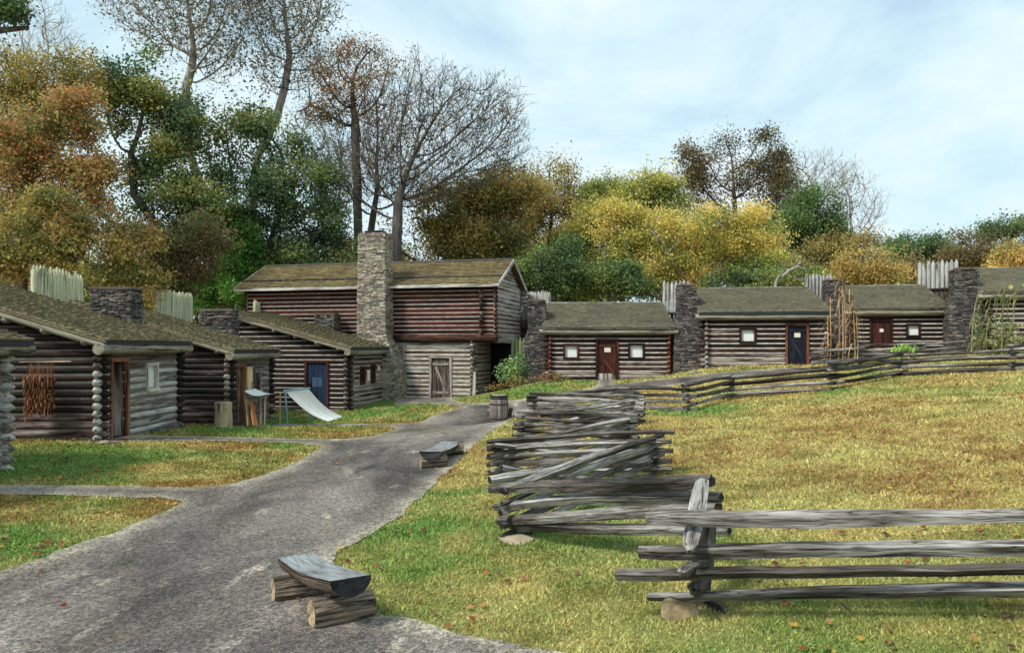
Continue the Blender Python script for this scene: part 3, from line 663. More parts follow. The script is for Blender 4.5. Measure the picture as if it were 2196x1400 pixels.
window(fr, c1, 2.45, 3.0, 1.22, 1.86, .1, 'board_grey', True, .08, .75, sill=True)
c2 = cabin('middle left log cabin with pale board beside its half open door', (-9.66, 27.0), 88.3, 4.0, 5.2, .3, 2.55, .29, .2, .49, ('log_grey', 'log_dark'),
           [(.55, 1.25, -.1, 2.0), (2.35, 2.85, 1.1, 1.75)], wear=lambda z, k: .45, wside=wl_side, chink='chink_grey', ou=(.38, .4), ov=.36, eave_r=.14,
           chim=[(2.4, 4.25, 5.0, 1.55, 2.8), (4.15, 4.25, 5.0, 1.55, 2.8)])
door(fr, c2, .55, 1.25, 0, 2.0, (None, 'board_door'), .1, wf=.5, frame_w=.09)
m = MB(); fi = Loc((1.22, .06), (-.25, 1)); planks(fi, m, .0, .16, -.02, .02, .03, 1.95, 1, .45); m.build('open_door', M['board_grey'], c2)
m = MB(); m.box((.5, .9, -.0), (2.0, .95, 2.3)); m.box((.4, -.02, .0), (1.4, .9, .03)); m.build('doorway_shade', M['dark'], c2)  # same near-black sheets, added for the shade in this doorway
window(fr, c2, 2.35, 2.85, 1.1, 1.75, .1, 'board_grey', False, .1, .3, sill=True)
m = MB(); m.box((2.4, .02, 1.12), (2.62, .05, 1.74)); m.build('shutter', M['board_red'], c2)
m = MB(); fr.box(m, 1.42, 1.95, .11, .14, 1.05, 2.0, .7); nb = m.build('notice_board', M['board_tan'], c2)
m = MB(); fr.box(m, 1.5, 1.87, .143, .15, 1.45, 1.9); m.build('poster', M['paper_orange'], nb)
c3 = cabin('log cabin with a blue door in its dark side wall, third along the left row', (-6.98, 33.5), 78.5, 4.1, 5.4, .38, 2.55, .27, .2, .465, ('log_grey', 'log_dark'),
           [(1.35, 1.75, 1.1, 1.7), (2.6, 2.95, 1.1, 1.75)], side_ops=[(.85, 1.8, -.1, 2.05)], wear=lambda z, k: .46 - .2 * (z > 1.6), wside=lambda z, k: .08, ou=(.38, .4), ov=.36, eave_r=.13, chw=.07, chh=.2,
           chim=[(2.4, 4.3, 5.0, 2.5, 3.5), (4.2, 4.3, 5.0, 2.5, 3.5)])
window(fr, c3, 1.35, 1.75, 1.1, 1.7, .09, 'board_red', False, .09, .3)
window(fr, c3, 2.6, 2.95, 1.1, 1.75, .09, 'board_red', False, .09, .3)
m = MB(); fr.box(m, 2.0, 2.3, .1, .13, 1.15, 1.6); m.build('notice', M['paper'], c3)
m = MB(); fr.box(m, 3.3, 3.55, .1, .13, 1.55, 1.75); m.build('notice', M['paper'], c3)
fs = Loc((0, Dp_ := 0), (0, 1)); fs.n = np.array([-1., 0, 0])
dd = door(fs, c3, .87, 1.78, .04, 1.98, ('board_blue', 'board_red'), .09, brace=None, wear=.35, wf=.35, boards=4, lintel=.11)
m = MB(); fs.box(m, 1.1, 1.55, .052, .062, .95, 1.35, .8); m.build('door_panel', M['board_blue'], dd)
m = MB(); fs.box(m, 1.58, 1.72, .05, .085, 1.0, 1.12); m.tube([fs.pt(1.66, .08, 1.06), fs.pt(1.66, .13, 1.06)], .03, n=8); m.build('door_knob', M['metal'], dd)
m = MB(); m.box((-.95, .7, -.2), (-.1, 1.95, -.0), jit=.02); m.build('door_step', M['slab'], c3)

# ------------------------------------------------------------------ the two-storey log house
th = math.radians(-14.2); H0 = .62
house = thing('log_house', 'large two-storey reddish log house with a tall fieldstone chimney', 'house', (-13.5, 40.5, H0), th)
LU = 13.1; LLo = 12.0; DH = 4.8; pt_ = .205; JZ = 2.72; TZ = 5.35
wr_lo = lambda z, k: .42 + .16 * math.sin(k * 2.3); wr_up = lambda z, k: .06 + .1 * math.sin(k * 1.7)
lw = MB(); mc = MB(); lg = MB()
door_op = [(9.95, 10.9, -.1, 1.88)]
log_wall(lg, mc, (0, 0), (1, 0), LLo, 0, JZ - .12, pt_, .44, door_op, wr_lo, chw=.07, ext=.25); lg.build('lower_wall', M['log_grey'], house)
lg = MB(); log_wall(lg, mc, (LLo, 0), (0, 1), DH, 0, JZ - .1, pt_, .47, (), lambda z, k: .5, phase=0, chw=.07, ext=.25); lg.build('lower_side_wall', M['log_grey'], house); lg = MB(); log_wall(lg, mc, (0, 0), (0, 1), DH, 0, JZ - .1, pt_, .47, (), lambda z, k: .5, phase=0); lg.build('lower_side_wall', M['log_grey'], house)
lg = MB(); log_wall(lg, mc, (0, 0), (1, 0), LU, JZ + .3, TZ, pt_, .455, (), wr_up, chw=.075, chh=.18, ext=.12, tips=False); lg.build('upper_wall', M['log_red'], house)
rs_ = .36
for u in (0, LU):
    lg = MB(); log_wall(lg, mc, (u, 0), (0, 1), DH, JZ, TZ, pt_, .46, (), lambda z, k: .6, phase=0, ext=.12, chw=.07)
    for k in range(8):                   # gable logs
        z = TZ + .1 + k * .17; ins = (z - TZ) / .48
        if ins > DH / 2 - .3: break
        lg.log((u, ins - .1, z), (u, DH - ins + .1, z), .09, wear=.6)
    lg.build('upper_side_wall', M['log_grey'], house)
lg = MB(); log_wall(lg, mc, (0, DH), (1, 0), LU, 0, TZ, pt_, .45, (), lambda z, k: .3, ext=.12); lg.build('back_wall', M['log_red'], house)
mc.build('chinking', M['chink'], house)
# visible cross-wall log ends in the upper front wall and the floor beams
lg = MB()
for k in range(8): lg.log((LU - .62, -.42, JZ + .38 + k * .27), (LU - .62, .3, JZ + .38 + k * .27), .085, wear=.45, n=8)
lg.build('cross_wall_end', M['log_dark'], house)
bm_ = MB(); bm_.tube([(5.2 + t_ * (LU + .15 - 5.2), -.13, JZ + .1 + R.uniform(-.01, .01)) for t_ in np.linspace(0, 1, 9)], .17, n=12, wear=.2, flat=1.2, wob=.07, smooth=False)
bm_.build('floor_beam', M['beam'], house)
bm_ = MB(); bm_.box((LU - .1, .1, JZ - .12), (LU + .12, DH, JZ + .2), wear=.7, along=1); bm_.box((LLo, 0.1, JZ - .1), (LU - .11, DH, JZ - .02), wear=.1); bm_.build('overhang_floor', M['board_grey'], house)
m = MB()
for i in range(10): m.box((LLo + .15 + i * .14, 2.6, -.2), (LLo + .28 + i * .14, 2.65, JZ - .1), wear=R.rand() * .2)
m.build('passage_shade_boards', M['board_navy'], house)  # added dark boards standing in for the shade under the overhang
m = MB(); 
for i in range(6): m.tube([(LLo + .5, -.2, -.3), (LLo + .5, -.2, 1.3)], .07, n=8) if i == 0 else None
# roof: two slopes
RZ = TZ + .2; slp = .48; HD = DH / 2; oo = .45
rs = MB(); shn = MB(); sl = math.sqrt(1 + slp ** 2)
for side in (0, 1):
    ev = np.array([0, 1 if side == 0 else -1, slp]) / sl; y0 = -oo if side == 0 else DH + oo
    n = np.array([0, -slp if side == 0 else slp, 1]) / sl
    o = np.array([-.45, y0, RZ - slp * oo]); LV = (HD + oo) * sl
    if side == 1: o[0] = LU + .3
    eu = (1, 0, 0) if side == 0 else (-1, 0, 0)
    mid = o + np.array(eu) * (LU + .75) / 2
    shn.beam(mid, mid + ev * LV, LU + .73, .05, up=n, wear=.1)
    shingles(shn, o + n * .03, eu, ev, LU + .75, LV, wdt=.18, expo=.2, th=.03)
rf_ = shn.build('roof', M['shingle_brown'], house)
m = MB(); ev = np.array([0, 1, slp]) / sl
p = np.array([-.45, -oo, RZ - slp * oo]); n = np.array([0, -slp, 1]) / sl
q0 = p + ev * .85 + n * .085; m.beam(q0, q0 + np.array([LU + .75, 0, 0]), .1, .05, up=n); m.build('snow_rail', M['drip'], rf_)
m = MB(); m.tube([(-.45 + t_ * (LU + .75), HD, RZ + slp * HD + .08) for t_ in np.linspace(0, 1, 5)], .05, n=6); m.build('ridge_cap', M['drip'], rf_)
m = MB(); m.box((-.5, -oo - .06, RZ - slp * oo - .12), (LU + .33, -oo - .005, RZ - slp * oo + .03), wear=.75); m.build('fascia_board', M['board_grey'], rf_)
for u in (LU + .32, -.47):
    m = MB(); m.beam((u, -oo, RZ - slp * oo + .0), (u, HD, RZ + slp * HD + .0), .05, .16, wear=.8); m.beam((u, DH + oo, RZ - slp * oo), (u, HD + .01, RZ + slp * HD), .05, .16, wear=.8)
    m.build('barge_board', M['board_grey'], rf_)
m = MB()                                   # plate logs running out under the roof at the far corner
for k in range(5): m.log((LU - .2, DH + .15 + .03 * k, TZ - .75 + k * .19), (LU + .45 - .0 * k, DH + .15 + .03 * k, TZ - .75 + k * .19), .095, wear=.6)
m.build('plate_log', M['log_grey'], house)
dd = door(fr, house, 9.97, 10.88, .0, 1.86, ('board_red', 'log_grey'), .09, brace='Z', wear=.25, wf=.6, boards=5, frame_w=.12)
for c_ in [dd]: c_.data.materials.clear(); c_.data.materials.append(M['board_grey'])
m = MB(); fr.box(m, 6.0 + 2.45, 8.6, .1, .16, -.1, 2.6, .5); m.build('drain_board', M['board_grey'], house)
ms = MB(); mo = MB()
stones(ms, mo, [(-.5, 5.75, 8.72, -1.25, -.12), (1.6, 5.8, 8.62, -1.2, -.12), (3.0, 6.55, 7.98, -1.0, -.12), (7.85, 6.6, 7.93, -.95, -.12)], ch=(.06, .13), sl=(.12, .42), prot=.05)
ch_ = ms.build('chimney', M['stone'], house); mo.build('mortar_core', M['mortar'], ch_)
m = MB(); m.box((6.85, -.85, 7.9), (7.75, -.3, 7.97), wear=.1); m.box((6.78, -.72, 7.83), (6.9, -.4, 7.93)); m.build('flue_cap', M['metal'], ch_)

# ------------------------------------------------------------------ the right row of cabins
wA = lambda z, k: .46 - .4 * smooth(.3, 1.4, z) + .12 * math.sin(k * 2.1)
cA = cabin('small log cabin with red-brown door between two curtained windows', (1.67, 34.6), -5, 5.1, 4.8, 1.58, 2.2, .25, .2, .425, ('log_dark', 'log_red'),
           [(2.02, 2.92, -.1, 1.72), (.62, 1.2, .98, 1.52), (3.42, 4.02, .98, 1.52)], wear=wA, wside=lambda z, k: .5, roofmat='shingle_grey', ou=(.35, .25), ov=.38, rake=False, ridge=True, chw=.08, chh=.25, flat=1.0, drip=False, eave_r=.1,
           chim=[(-.4, -1.25, -.15, .5, 2.4), (1.6, -1.2, -.15, .6, 2.3), (2.3, -1.0, -.2, .9, 2.2), (3.5, -1.0, -.3, .9, 2.2)])
door(fr, cA, 2.06, 2.86, .0, 1.68, ('board_red', 'board_red'), .085, brace='diag', wear=.4, wf=.25, low=True, notice=(2.48, 1.36, .27, .28), handle=-1)
window(fr, cA, .66, 1.16, 1.0, 1.48, .08); window(fr, cA, 3.46, 3.98, 1.0, 1.5, .08, wf=.1)
wB = lambda z, k: .56 - .4 * smooth(.2, 1.3, z) + .14 * math.sin(k * 1.3)
cB = cabin('log cabin with a dark navy door at its right and one curtained window', (8.2, 33.4), -10, 4.75, 4.9, 2.17, 2.22, .25, .2, .425, ('log_dark', 'log_grey'),
           [(3.2, 4.1, -.1, 1.78), (1.38, 1.96, 1.06, 1.6)], wear=wB, wside=lambda z, k: .55, roofmat='shingle_grey', ou=(.35, .25), ov=.38, rake=True, ridge=True, chw=.08, chh=.25,
           chim=[(-.4, -1.35, -.1, .25, 2.4), (1.7, -1.3, -.1, .35, 2.3), (2.2, -1.2, -.25, .8, 2.2), (3.5, -1.2, -.4, .8, 2.2)])
door(fr, cB, 3.26, 4.0, .0, 1.72, ('board_navy', 'board_door'), .085, brace='diag', wear=.3, wf=.25, notice=(3.64, 1.38, .24, .26), handle=-1)
window(fr, cB, 1.42, 1.92, 1.1, 1.56, .08, wf=.15)
cC = cabin('log cabin with a dark red door and one window behind the garden fence', (16.15, 37.5), -14, 3.9, 4.7, 2.5, 2.25, .27, .2, .425, ('log_dark', 'log_dark'),
           [(.75, 1.65, -.1, 1.78), (2.3, 2.85, 1.05, 1.55)], wear=lambda z, k: .08, wside=lambda z, k: .35, roofmat='shingle_grey', ou=(.35, .25), ov=.38, rake=True, ridge=True, chw=.08, chh=.25, drip=False,
           chim=[(-.4, -1.2, -.15, .5, 2.4), (2.2, -1.1, -.15, .8, 2.2), (3.75, -1.1, -.3, .8, 2.2)])
door(fr, cC, .8, 1.6, .0, 1.72, ('board_red', 'board_red'), .085, brace=None, wear=.3, wf=.1, notice=(1.22, 1.3, .17, .15))
window(fr, cC, 2.36, 2.8, 1.08, 1.5, .08, wf=.05)
cD = cabin('log cabin at the right edge with a broad dark stone chimney and sunflowers in front', (20.6, 34.2), -20, 5.2, 4.8, 2.85, 2.45, .27, .2, .425, ('log_dark', 'log_dark'),
           [], wear=lambda z, k: .25, wside=lambda z, k: .4, roofmat='shingle_grey', ou=(.35, .25), ov=.38, rake=True, ridge=True, chw=.08, chh=.25, drip=False,
           chim=[(-.4, -1.5, -.1, .2, 2.6), (2.0, -1.45, -.1, .3, 2.5), (2.6, -1.2, -.2, .6, 2.3), (3.6, -1.2, -.3, .6, 2.3)])

# ------------------------------------------------------------------ palisades: every stake is a part
def palisade(label, p0, p1, top, mat='picket', low=None, base_z=None, rail_z=None, r=.085, brown=None, sp=2.15):
    p0 = np.array(p0, float); p1 = np.array(p1, float); L = np.linalg.norm(p1 - p0); n = max(2, int(L / (r * sp))); zb = zg(*p0)
    root = thing('palisade', label, 'palisade', (p0[0], p0[1], zb), 0, 'palisade sections of upright stakes')
    for i in range(n):
        p = p0 + (p1 - p0) * (i + .5) / n; g = zg(*p) - .1; t_ = top[0] + (top[1] - top[0]) * i / n + R.uniform(-.06, .06); m = MB(); rr = r * R.uniform(.92, 1.08)
        zs = [g, g + (t_ - g) * .4] + ([brown - .05, brown + .05] if brown else []) + [t_ - .12]; zs = sorted(zs)
        we = [(.12 if (brown and z < brown) else .68) + R.uniform(-.15, .15) for z in zs]; we = we + [we[-1]]
        m.tube([(p[0], p[1], z) for z in zs], rr, n=8, tip1=.2, wear=np.array(we), wob=.03); m.build('stake', M[mat], root, off=(p0[0], p0[1], zb))
    if rail_z:
        m = MB(); d = nrm(np.array([p1[0] - p0[0], p1[1] - p0[1], 0])); nn = np.array([d[1], -d[0], 0])
        if nn[1] > 0: nn = -nn
        a = np.array([*p0, rail_z]) + nn * .16; b = np.array([*p1, rail_z]) + nn * .16; m.tube([a, (a + b) / 2, b], .08, n=8, wear=.25); m.build('cross_rail', M['log_dark'], root, off=(p0[0], p0[1], zb))
    return root
def XY(px, D): return ((px - CX) / F * D, D)
palisade('cream pointed stakes above the roof of the large left cabin, nearest the left edge', (-16.1, 26.6), (-16.1, 29.7), (5.72, 5.68), 'picket_yel')
palisade('cream pointed stakes rising between the roofs of the second and third left cabins', (-15.6, 34.6), (-15.6, 38.6), (5.5, 5.5), 'picket_yel')
palisade('short run of cream stakes in front of the two-storey house wall', XY(545, 39.5), XY(588, 42.3), (5.25, 5.2), 'picket_yel')
palisade('stakes between the two-storey house and the small cabin chimney, pale above and brown below', XY(1116, 43.4), XY(1180, 40.5), (5.97, 5.8), rail_z=4.05, brown=4.5)
palisade('low mossy green stakes beside the passage under the house overhang', XY(1096, 38.2), XY(1136, 38.0), (3.3, 3.45), 'picket_green')
palisade('grey stakes showing above the gap between the red-door cabin and the navy-door cabin', XY(1420, 40), XY(1480, 39.6), (6.28, 6.3), rail_z=4.7, brown=4.7)
palisade('grey stakes in the gap right of the navy-door cabin', XY(1726, 40), XY(1785, 40.4), (6.65, 6.62), rail_z=5.0, brown=4.9)
palisade('tall grey stakes with brown lower half left of the rightmost stone chimney', XY(1968, 42), XY(2056, 40.4), (7.4, 7.42), rail_z=6.0, brown=5.8, r=.1)
# ------------------------------------------------------------------ split-rail fences
def rail(root, off, p0, p1, th, name='rail', wear=.5, seed=None, bend=.03, flat=.9):
    rr = np.random.RandomState(R.randint(1 << 30) if seed is None else seed); n = rr.randint(4, 6); m = MB(); k = 14
    p0 = np.array(p0, float); p1 = np.array(p1, float); t_ = np.linspace(0, 1, k); pts = p0 + np.outer(t_, p1 - p0)
    ph = rr.rand(2) * 6; pts[:, 2] += bend * np.sin(t_ * math.pi * rr.uniform(1, 2.2) + ph[0]) + rr.uniform(-.006, .006, k); pts[:, 1] += bend * .7 * np.sin(t_ * 4 + ph[1]) + rr.uniform(-.006, .006, k)
    sec = rr.uniform(.78, 1.25, n); rad = th / 2 * (1 + .16 * np.sin(t_ * rr.uniform(2, 7) + ph[1]) + rr.uniform(-.05, .05, k)); rad[0] *= .86; rad[-1] *= .82
    m.tube(pts, rad, n=n, sec=sec, wob=.08, smooth=False, wear=np.clip(wear + rr.uniform(-.18, .18) + .12 * np.sin(t_ * 5 + ph[0]), 0, 1), flat=flat, endwear=.12)
    return m.build(name, M['rail'], root, off=off)
def panel(root, off, a, b, n, h0, dz, th=.115, over=.33, wear=.5, jit=.03):
    a = np.array(a, float); b = np.array(b, float); d = (b - a) / np.linalg.norm(b - a); a2 = a - d * over; b2 = b + d * over
    ga, gb = zg(*a), zg(*b)
    for k in range(n):
        j = lambda: R.uniform(-jit, jit)
        p0 = (a2[0] + j(), a2[1] + j(), ga + h0 + dz * k + j() * .4); p1 = (b2[0] + j(), b2[1] + j(), gb + h0 + dz * k + j() * .4)
        if R.rand() < .5: p0, p1 = p1, p0
        rail(root, off, p0, p1, th * R.uniform(.85, 1.2), wear=wear, bend=.02)
def fence(label, pts, n=4, dz=.2, th=.115, skip=(), wear=.5, group=None):
    o = (*pts[0], zg(*pts[0])); root = thing('split_rail_fence', label, 'fence', o, 0, 'split-rail fences')
    for i in range(len(pts) - 1):
        if i in skip: continue
        panel(root, o, pts[i], pts[i + 1], n, .07 + (dz * .5 if i % 2 else 0), dz, th, wear=wear)
    return root, o
L1 = (.08, 10.4); R1 = (2.31, 13.0); L2 = (-.15, 14.1); R2 = (2.41, 16.6); L3 = (.31, 19.5); R3 = (3.3, 21.4); L4 = (.75, 23.9); R4 = (3.7, 24.9)
zf, zo = fence('zigzag of stacked weathered split rails running from the crossed stakes towards the cabins', [L1, R1, L2, R2, L3, R3, L4, R4], n=5, dz=.15, th=.115)
# last panel of the zigzag, held up on the crossed stakes
for a, b, th_ in [(P(1052,1052,10.5), P(1528,1028,7.7), .165), (P(1062,1082,10.5), P(1548,1060,7.75), .15), (P(1070,1112,10.5), P(1542,1094,7.8), .15), (P(1085,1120,10.45), P(1566,1142,7.75), .15)]:
    rail(zf, zo, a, b, th_, wear=.42, bend=.025)
for a, b, th_ in [(P(1050,1030,11.6), P(1408,966,13.2), .16), (P(1060,955,13.8), P(1340,985,15.2), .13), (P(1215,905,22.5), P(1352,858,24.2), .15), (P(1120,905,19.8), P(1350,918,21.8), .13), (P(1110,950,18.3), P(1345,905,21), .15),
                  (P(1300,1010,13.6), P(1400,985,12.8), .14), (P(1075,1000,12.4), P(1300,1035,13.4), .12), (P(1105,1140,10.3), P(1290,1100,11.8), .12)]:
    rail(zf, zo, a, b, th_, wear=.55, bend=.015)
C = [(3.7, 24.9), (5.15, 23.2), (7.1, 25.8), (9.97, 24.5), (12.9, 26.3), (15.5, 24.5), (18.6, 26.6)]
uf, uo = fence('long zigzag split-rail fence climbing the slope towards the right edge, below the cabins', C, n=4, dz=.2, th=.13, wear=.4)
G = [XY(1752, 30.2), XY(1840, 31.4), XY(1965, 30.4), XY(2060, 31.5)]
gf, go = fence('low split-rail garden fence around the corn stalks', G, n=4, dz=.2, th=.12)
# foreground fence with crossed stakes
fo = (1.63, 6.9, zg(1.63, 6.9)); ff = thing('split_rail_fence', 'foreground fence of four long grey rails ending at crossed stakes', 'fence', fo, 0, 'split-rail fences')
for a, b, th_, wv in [(P(1386,1110,6.72), P(2440,1102,5.3), .118, .45), (P(1372,1180,6.9), P(2440,1168,5.3), .118, .6), (P(1322,1235,6.8), P(2440,1214,5.3), .125, .35), (P(1390,1279,7.0), P(2440,1262,5.35), .108, .62)]:
    rail(ff, fo, a, b, th_, wear=wv, bend=.008, flat=1.0)
def stake(a, b, th_, wear=.45, name='stake'):
    m = MB(); t_ = np.linspace(0, 1, 6)[:, None]; a = np.array(a); b = np.array(b)
    m.tube(a + t_ * (b - a), [th_ * .42, th_ * .5, th_ * .52, th_ * .5, th_ * .5, th_ * .4], n=5, sec=[1, .8, 1.1, .9, 1.05], wob=.08, smooth=False, wear=wear, tip1=.07, endwear=.15); return m.build(name, M['rail'], ff, off=fo)
stake(P(1506,1034,7.5), P(1480,1172,6.42), .15, .6)             # leaning stake, its point in front of the second rail
stake(P(1520,1126,7.3), P(1500,1300,7.05), .2, .4)              # upright post
stake(P(1524,1188,7.35), P(1466,1226,6.42), .14, .45)
stake(P(1512,1240,7.25), P(1490,1262,6.6), .16, .4)
stake(P(1516,1285,7.15), P(1552,1320,6.8), .14, .35)
def rock(name, label, cat, c, s, seed, mat='rock', sub=3, group=None):
    import bmesh
    rr = np.random.RandomState(seed); bm = bmesh.new(); bmesh.ops.create_icosphere(bm, subdivisions=sub, radius=1)
    d = nrm(rr.randn(14, 3)); h = rr.uniform(.55, .95, 14)
    V = np.array([v.co[:] for v in bm.verts]); dd_ = V @ d.T; k = np.where(dd_ > .05, h / np.maximum(dd_, .05), 9).min(1); V = V * np.minimum(1, k)[:, None]
    V = V * np.array(s); Fc = np.array([[v.index for v in f.verts] for f in bm.faces]); bm.free()
    m = MB(); m.add(V, Fc, smooth=False); o = m.build(name, M[mat]); o.location = (c[0], c[1], zg(*c) + s[2] * .35); tag(o, label, cat, group); return o
rock('boulder', 'tan boulder at the foot of the crossed fence stakes', 'rock', (1.46, 6.86), (.2, .15, .13), 4)
rock('flat_stone', 'flat pale stone under the lowest rail at the near left corner of the zigzag fence', 'rock', (.1, 10.2), (.28, .2, .06), 6, 'slab')
rock('flat_stone', 'flat pale stone in front of the wide chimney of the navy-door cabin', 'rock', (7.6, 32.4), (.45, .2, .07), 8, 'slab')
rock('flat_stone', 'pale stone at the front corner under the large left cabin', 'rock', (-10.0, 19.5), (.3, .22, .08), 9, 'slab')

# ------------------------------------------------------------------ half-log benches
def bench(label, a, b, wid, thick, supports):
    a = np.array(a, float); b = np.array(b, float); d = nrm(b - a); s = nrm(np.cross([0, 0, 1], d)); g = zg(*a[:2]); off = (a[0], a[1], g)
    root = thing('log_bench', label, 'bench', off, 0, 'half-log benches'); k = 10; n = 15; ts = np.linspace(0, 1, k)
    ang = np.linspace(math.pi, 2 * math.pi, n); rings = []; wcs = []; ph = R.rand() * 6
    for t_ in ts:
        c_ = a + (b - a) * t_ + s * .03 * math.sin(t_ * 3.1 + ph) + np.array([0, 0, -.03 * math.sin(t_ * math.pi)]); f = 1 + .05 * math.sin(t_ * 7 + ph)
        rg = [c_ + s * math.cos(x) * wid / 2 * f * (1 + R.uniform(-.035, .035)) + np.array([0, 0, math.sin(x) * thick * f * (1 + R.uniform(-.05, .05))]) for x in ang]
        rings.append(rg); wcs.append([[np.linalg.norm(b - a) * t_, x * .35, 0] for x in ang])
    V = np.array(rings).reshape(-1, 3); idx = np.arange(k * n).reshape(k, n); m = MB()
    m.add(V, np.stack([idx[:-1, :-1], idx[:-1, 1:], idx[1:, 1:], idx[1:, :-1]], -1).reshape(-1, 4), np.array(wcs).reshape(-1, 3), .35, True); bk = m.build('seat_bark', M['bark'], None, off=off)
    m = MB(); top = []; tw = []; q = 7
    for i in range(k):
        l, r_ = np.array(rings[i][0]), np.array(rings[i][-1])
        for j in range(q): top.append(l + (r_ - l) * j / (q - 1) + [0, 0, .004 + R.uniform(-.002, .002)]); tw.append([np.linalg.norm(b - a) * ts[i], wid * j / (q - 1), 0])
    ix = np.arange(k * q).reshape(k, q); m.add(np.array(top), np.stack([ix[:-1, :-1], ix[1:, :-1], ix[1:, 1:], ix[:-1, 1:]], -1).reshape(-1, 4), np.array(tw), .5, True)
    for e_ in (0, -1):
        pass
    st = m.build('seat', M['seat_wet_sheen'], root, off=off)
    for e_ in (0, -1):
        m = MB(); rg = np.array(rings[e_]); m.add(rg + (d * .002 if e_ else -d * .002), np.arange(n)[None], (rg - rg[0]) * [1, 1, 1], .3); m.build('end_face', M['end_dark'], st, off=off); bk.parent = st; bk.name = 'bark'
    for (p, q_, r_) in supports:
        m = MB(); p = np.array([*p, zg(*p) + r_ * .9]); q2 = np.array([*q_, zg(*q_) + r_ * .9]); t_ = np.linspace(0, 1, 9)[:, None]
        m.tube(p + t_ * (q2 - p), r_ * (1 + R.uniform(-.03, .03, 9)), n=36, sec=1 + R.uniform(-.07, .05, 36), wob=.035, wear=.6, smooth=False); sp = m.build('support_log', M['bark'], root, off=off)
        dd_ = nrm(q2 - p); sx = nrm(np.cross(dd_, [0, 0, 1])); an = np.arange(18) / 18 * 2 * math.pi
        for c_, e2 in ((p, -1), (q2, 1)):
            m = MB(); rg = c_ + dd_ * e2 * .004 + np.outer(np.cos(an), sx) * r_ * .9 + np.outer(np.sin(an), [0, 0, 1]) * r_ * .9; m.add(rg, np.arange(18)[None], (rg - c_), .6)
            m.build('cut_end', M['cut'], sp, off=off)
M['end_dark'] = wood('dark_wet_end_grain', lin(20,22,24), lin(44,46,48), lin(80,82,84), spread=.3, fine=.2)
t = NT('wet_worn_seat_sheen'); a = t.attr('wc').outputs['Vector']; g1 = t.noise(a, 26, 4, .6, (.1, 1, 1)); g2 = t.noise(a, 3, 4, .6, (.6, 1.5, 1))
c = t.ramp(g1, [(.28, lin(96,98,102)), (.5, lin(150,156,160)), (.7, lin(182,188,192))]); c = t.mix(t.ramp(g2, [(.25, (.6,.6,.6)), (.45, (0, 0, 0))]), c, tuple(lin(74,66,62))); t.base(c)  # pale blue-grey ramp paints the sky's reflection into the wet wood colour
t.l(t.ramp(g2, [(.35, (.1, .1, .1)), (.65, (.28, .28, .28))]), t.b.inputs['Roughness']); t.b.inputs['Specular IOR Level'].default_value = 1.0; t.bump(g1, .25, .006); M['seat_wet_sheen'] = t.m
bench('near half-log bench, wet top on two bark logs at the lower end of the path', P(748,1240,6.95), P(640,1190,8.25), .39, .175,
      [((P(668,0,7.15)[0], 7.15), (P(796,0,7.45)[0], 7.45), .13), ((P(586,0,7.95)[0], 7.95), (P(700,0,8.2)[0], 8.2), .125)])
bench('farther half-log bench at the grass edge of the path, below the barrel', P(925,968,16.75), P(964,947,18.7), .47, .17,
      [((P(902,0,16.9)[0], 16.9), (P(958,0,17.05)[0], 17.05), .14), ((P(938,0,18.4)[0], 18.4), (P(992,0,18.55)[0], 18.55), .15)])

# ------------------------------------------------------------------ barrel
bx, by_ = P(1070, 903, 27.8)[:2]; bz = zg(bx, by_); br = thing('barrel', 'weathered wooden barrel with rusty hoops standing at the edge of the path', 'barrel', (bx, by_, bz), 0)
m = MB(); ns = 22; prof = [(.27, .0), (.315, .2), (.335, .45), (.325, .66), (.29, .9)]
for i in range(ns):
    a0 = i / ns * 2 * math.pi; a1 = (i + .93) / ns * 2 * math.pi; v = []; wc_ = []
    for r_, z in prof:
        for a_ in (a0, (a0 + a1) / 2, a1): v.append((r_ * math.cos(a_), r_ * math.sin(a_), z)); wc_.append((z, a_, i * 3.1))
        for a_ in (a1, (a0 + a1) / 2, a0): v.append(((r_ - .03) * math.cos(a_), (r_ - .03) * math.sin(a_), z)); wc_.append((z, a_, i * 3.1))
    ix = np.arange(30).reshape(5, 6); nx = np.roll(ix, -1, 1); q = np.stack([ix[:-1], nx[:-1], nx[1:], ix[1:]], -1).reshape(-1, 4)
    m.add(np.array(v), [q, ix[-1][None]], np.array(wc_), .5 + R.uniform(-.2, .2))
body = m.build('staves', M['barrel'], br)
for z, r_, h in ((.1, .3, .04), (.60, .334, .05), (.8, .308, .05)):
    m = MB(); m.lathe([(r_ - .01, z - h / 2), (r_ + .006, z - h / 2), (r_ + .004, z + h / 2), (r_ - .012, z + h / 2)], 28); m.build('hoop', M['hoop'] if z < .7 else M['metal'], br)
m = MB(); m.lathe([(.001, .90), (.3, .905), (.315, .895), (.318, .845), (.3, .84)], 28); m.build('lid', M['board_navy'], br)
m = MB(); m.lathe([(.001, .925), (.24, .925), (.25, .904)], 20); m.build('lid_board', M['cut'], br)
m = MB(); p = P(1092, 893, 28.3)[:2]; z = zg(*p); m.tube([(p[0], p[1], z - .05), (p[0] + .03, p[1], z + .18), (p[0] + .08, p[1], z + .34)], [.1, .09, .07], n=7, wob=.2, wear=.3, smooth=False)
tag(m.build('wood_stub', M['bark']), 'short dark stub of wood just right of the barrel', 'stump')

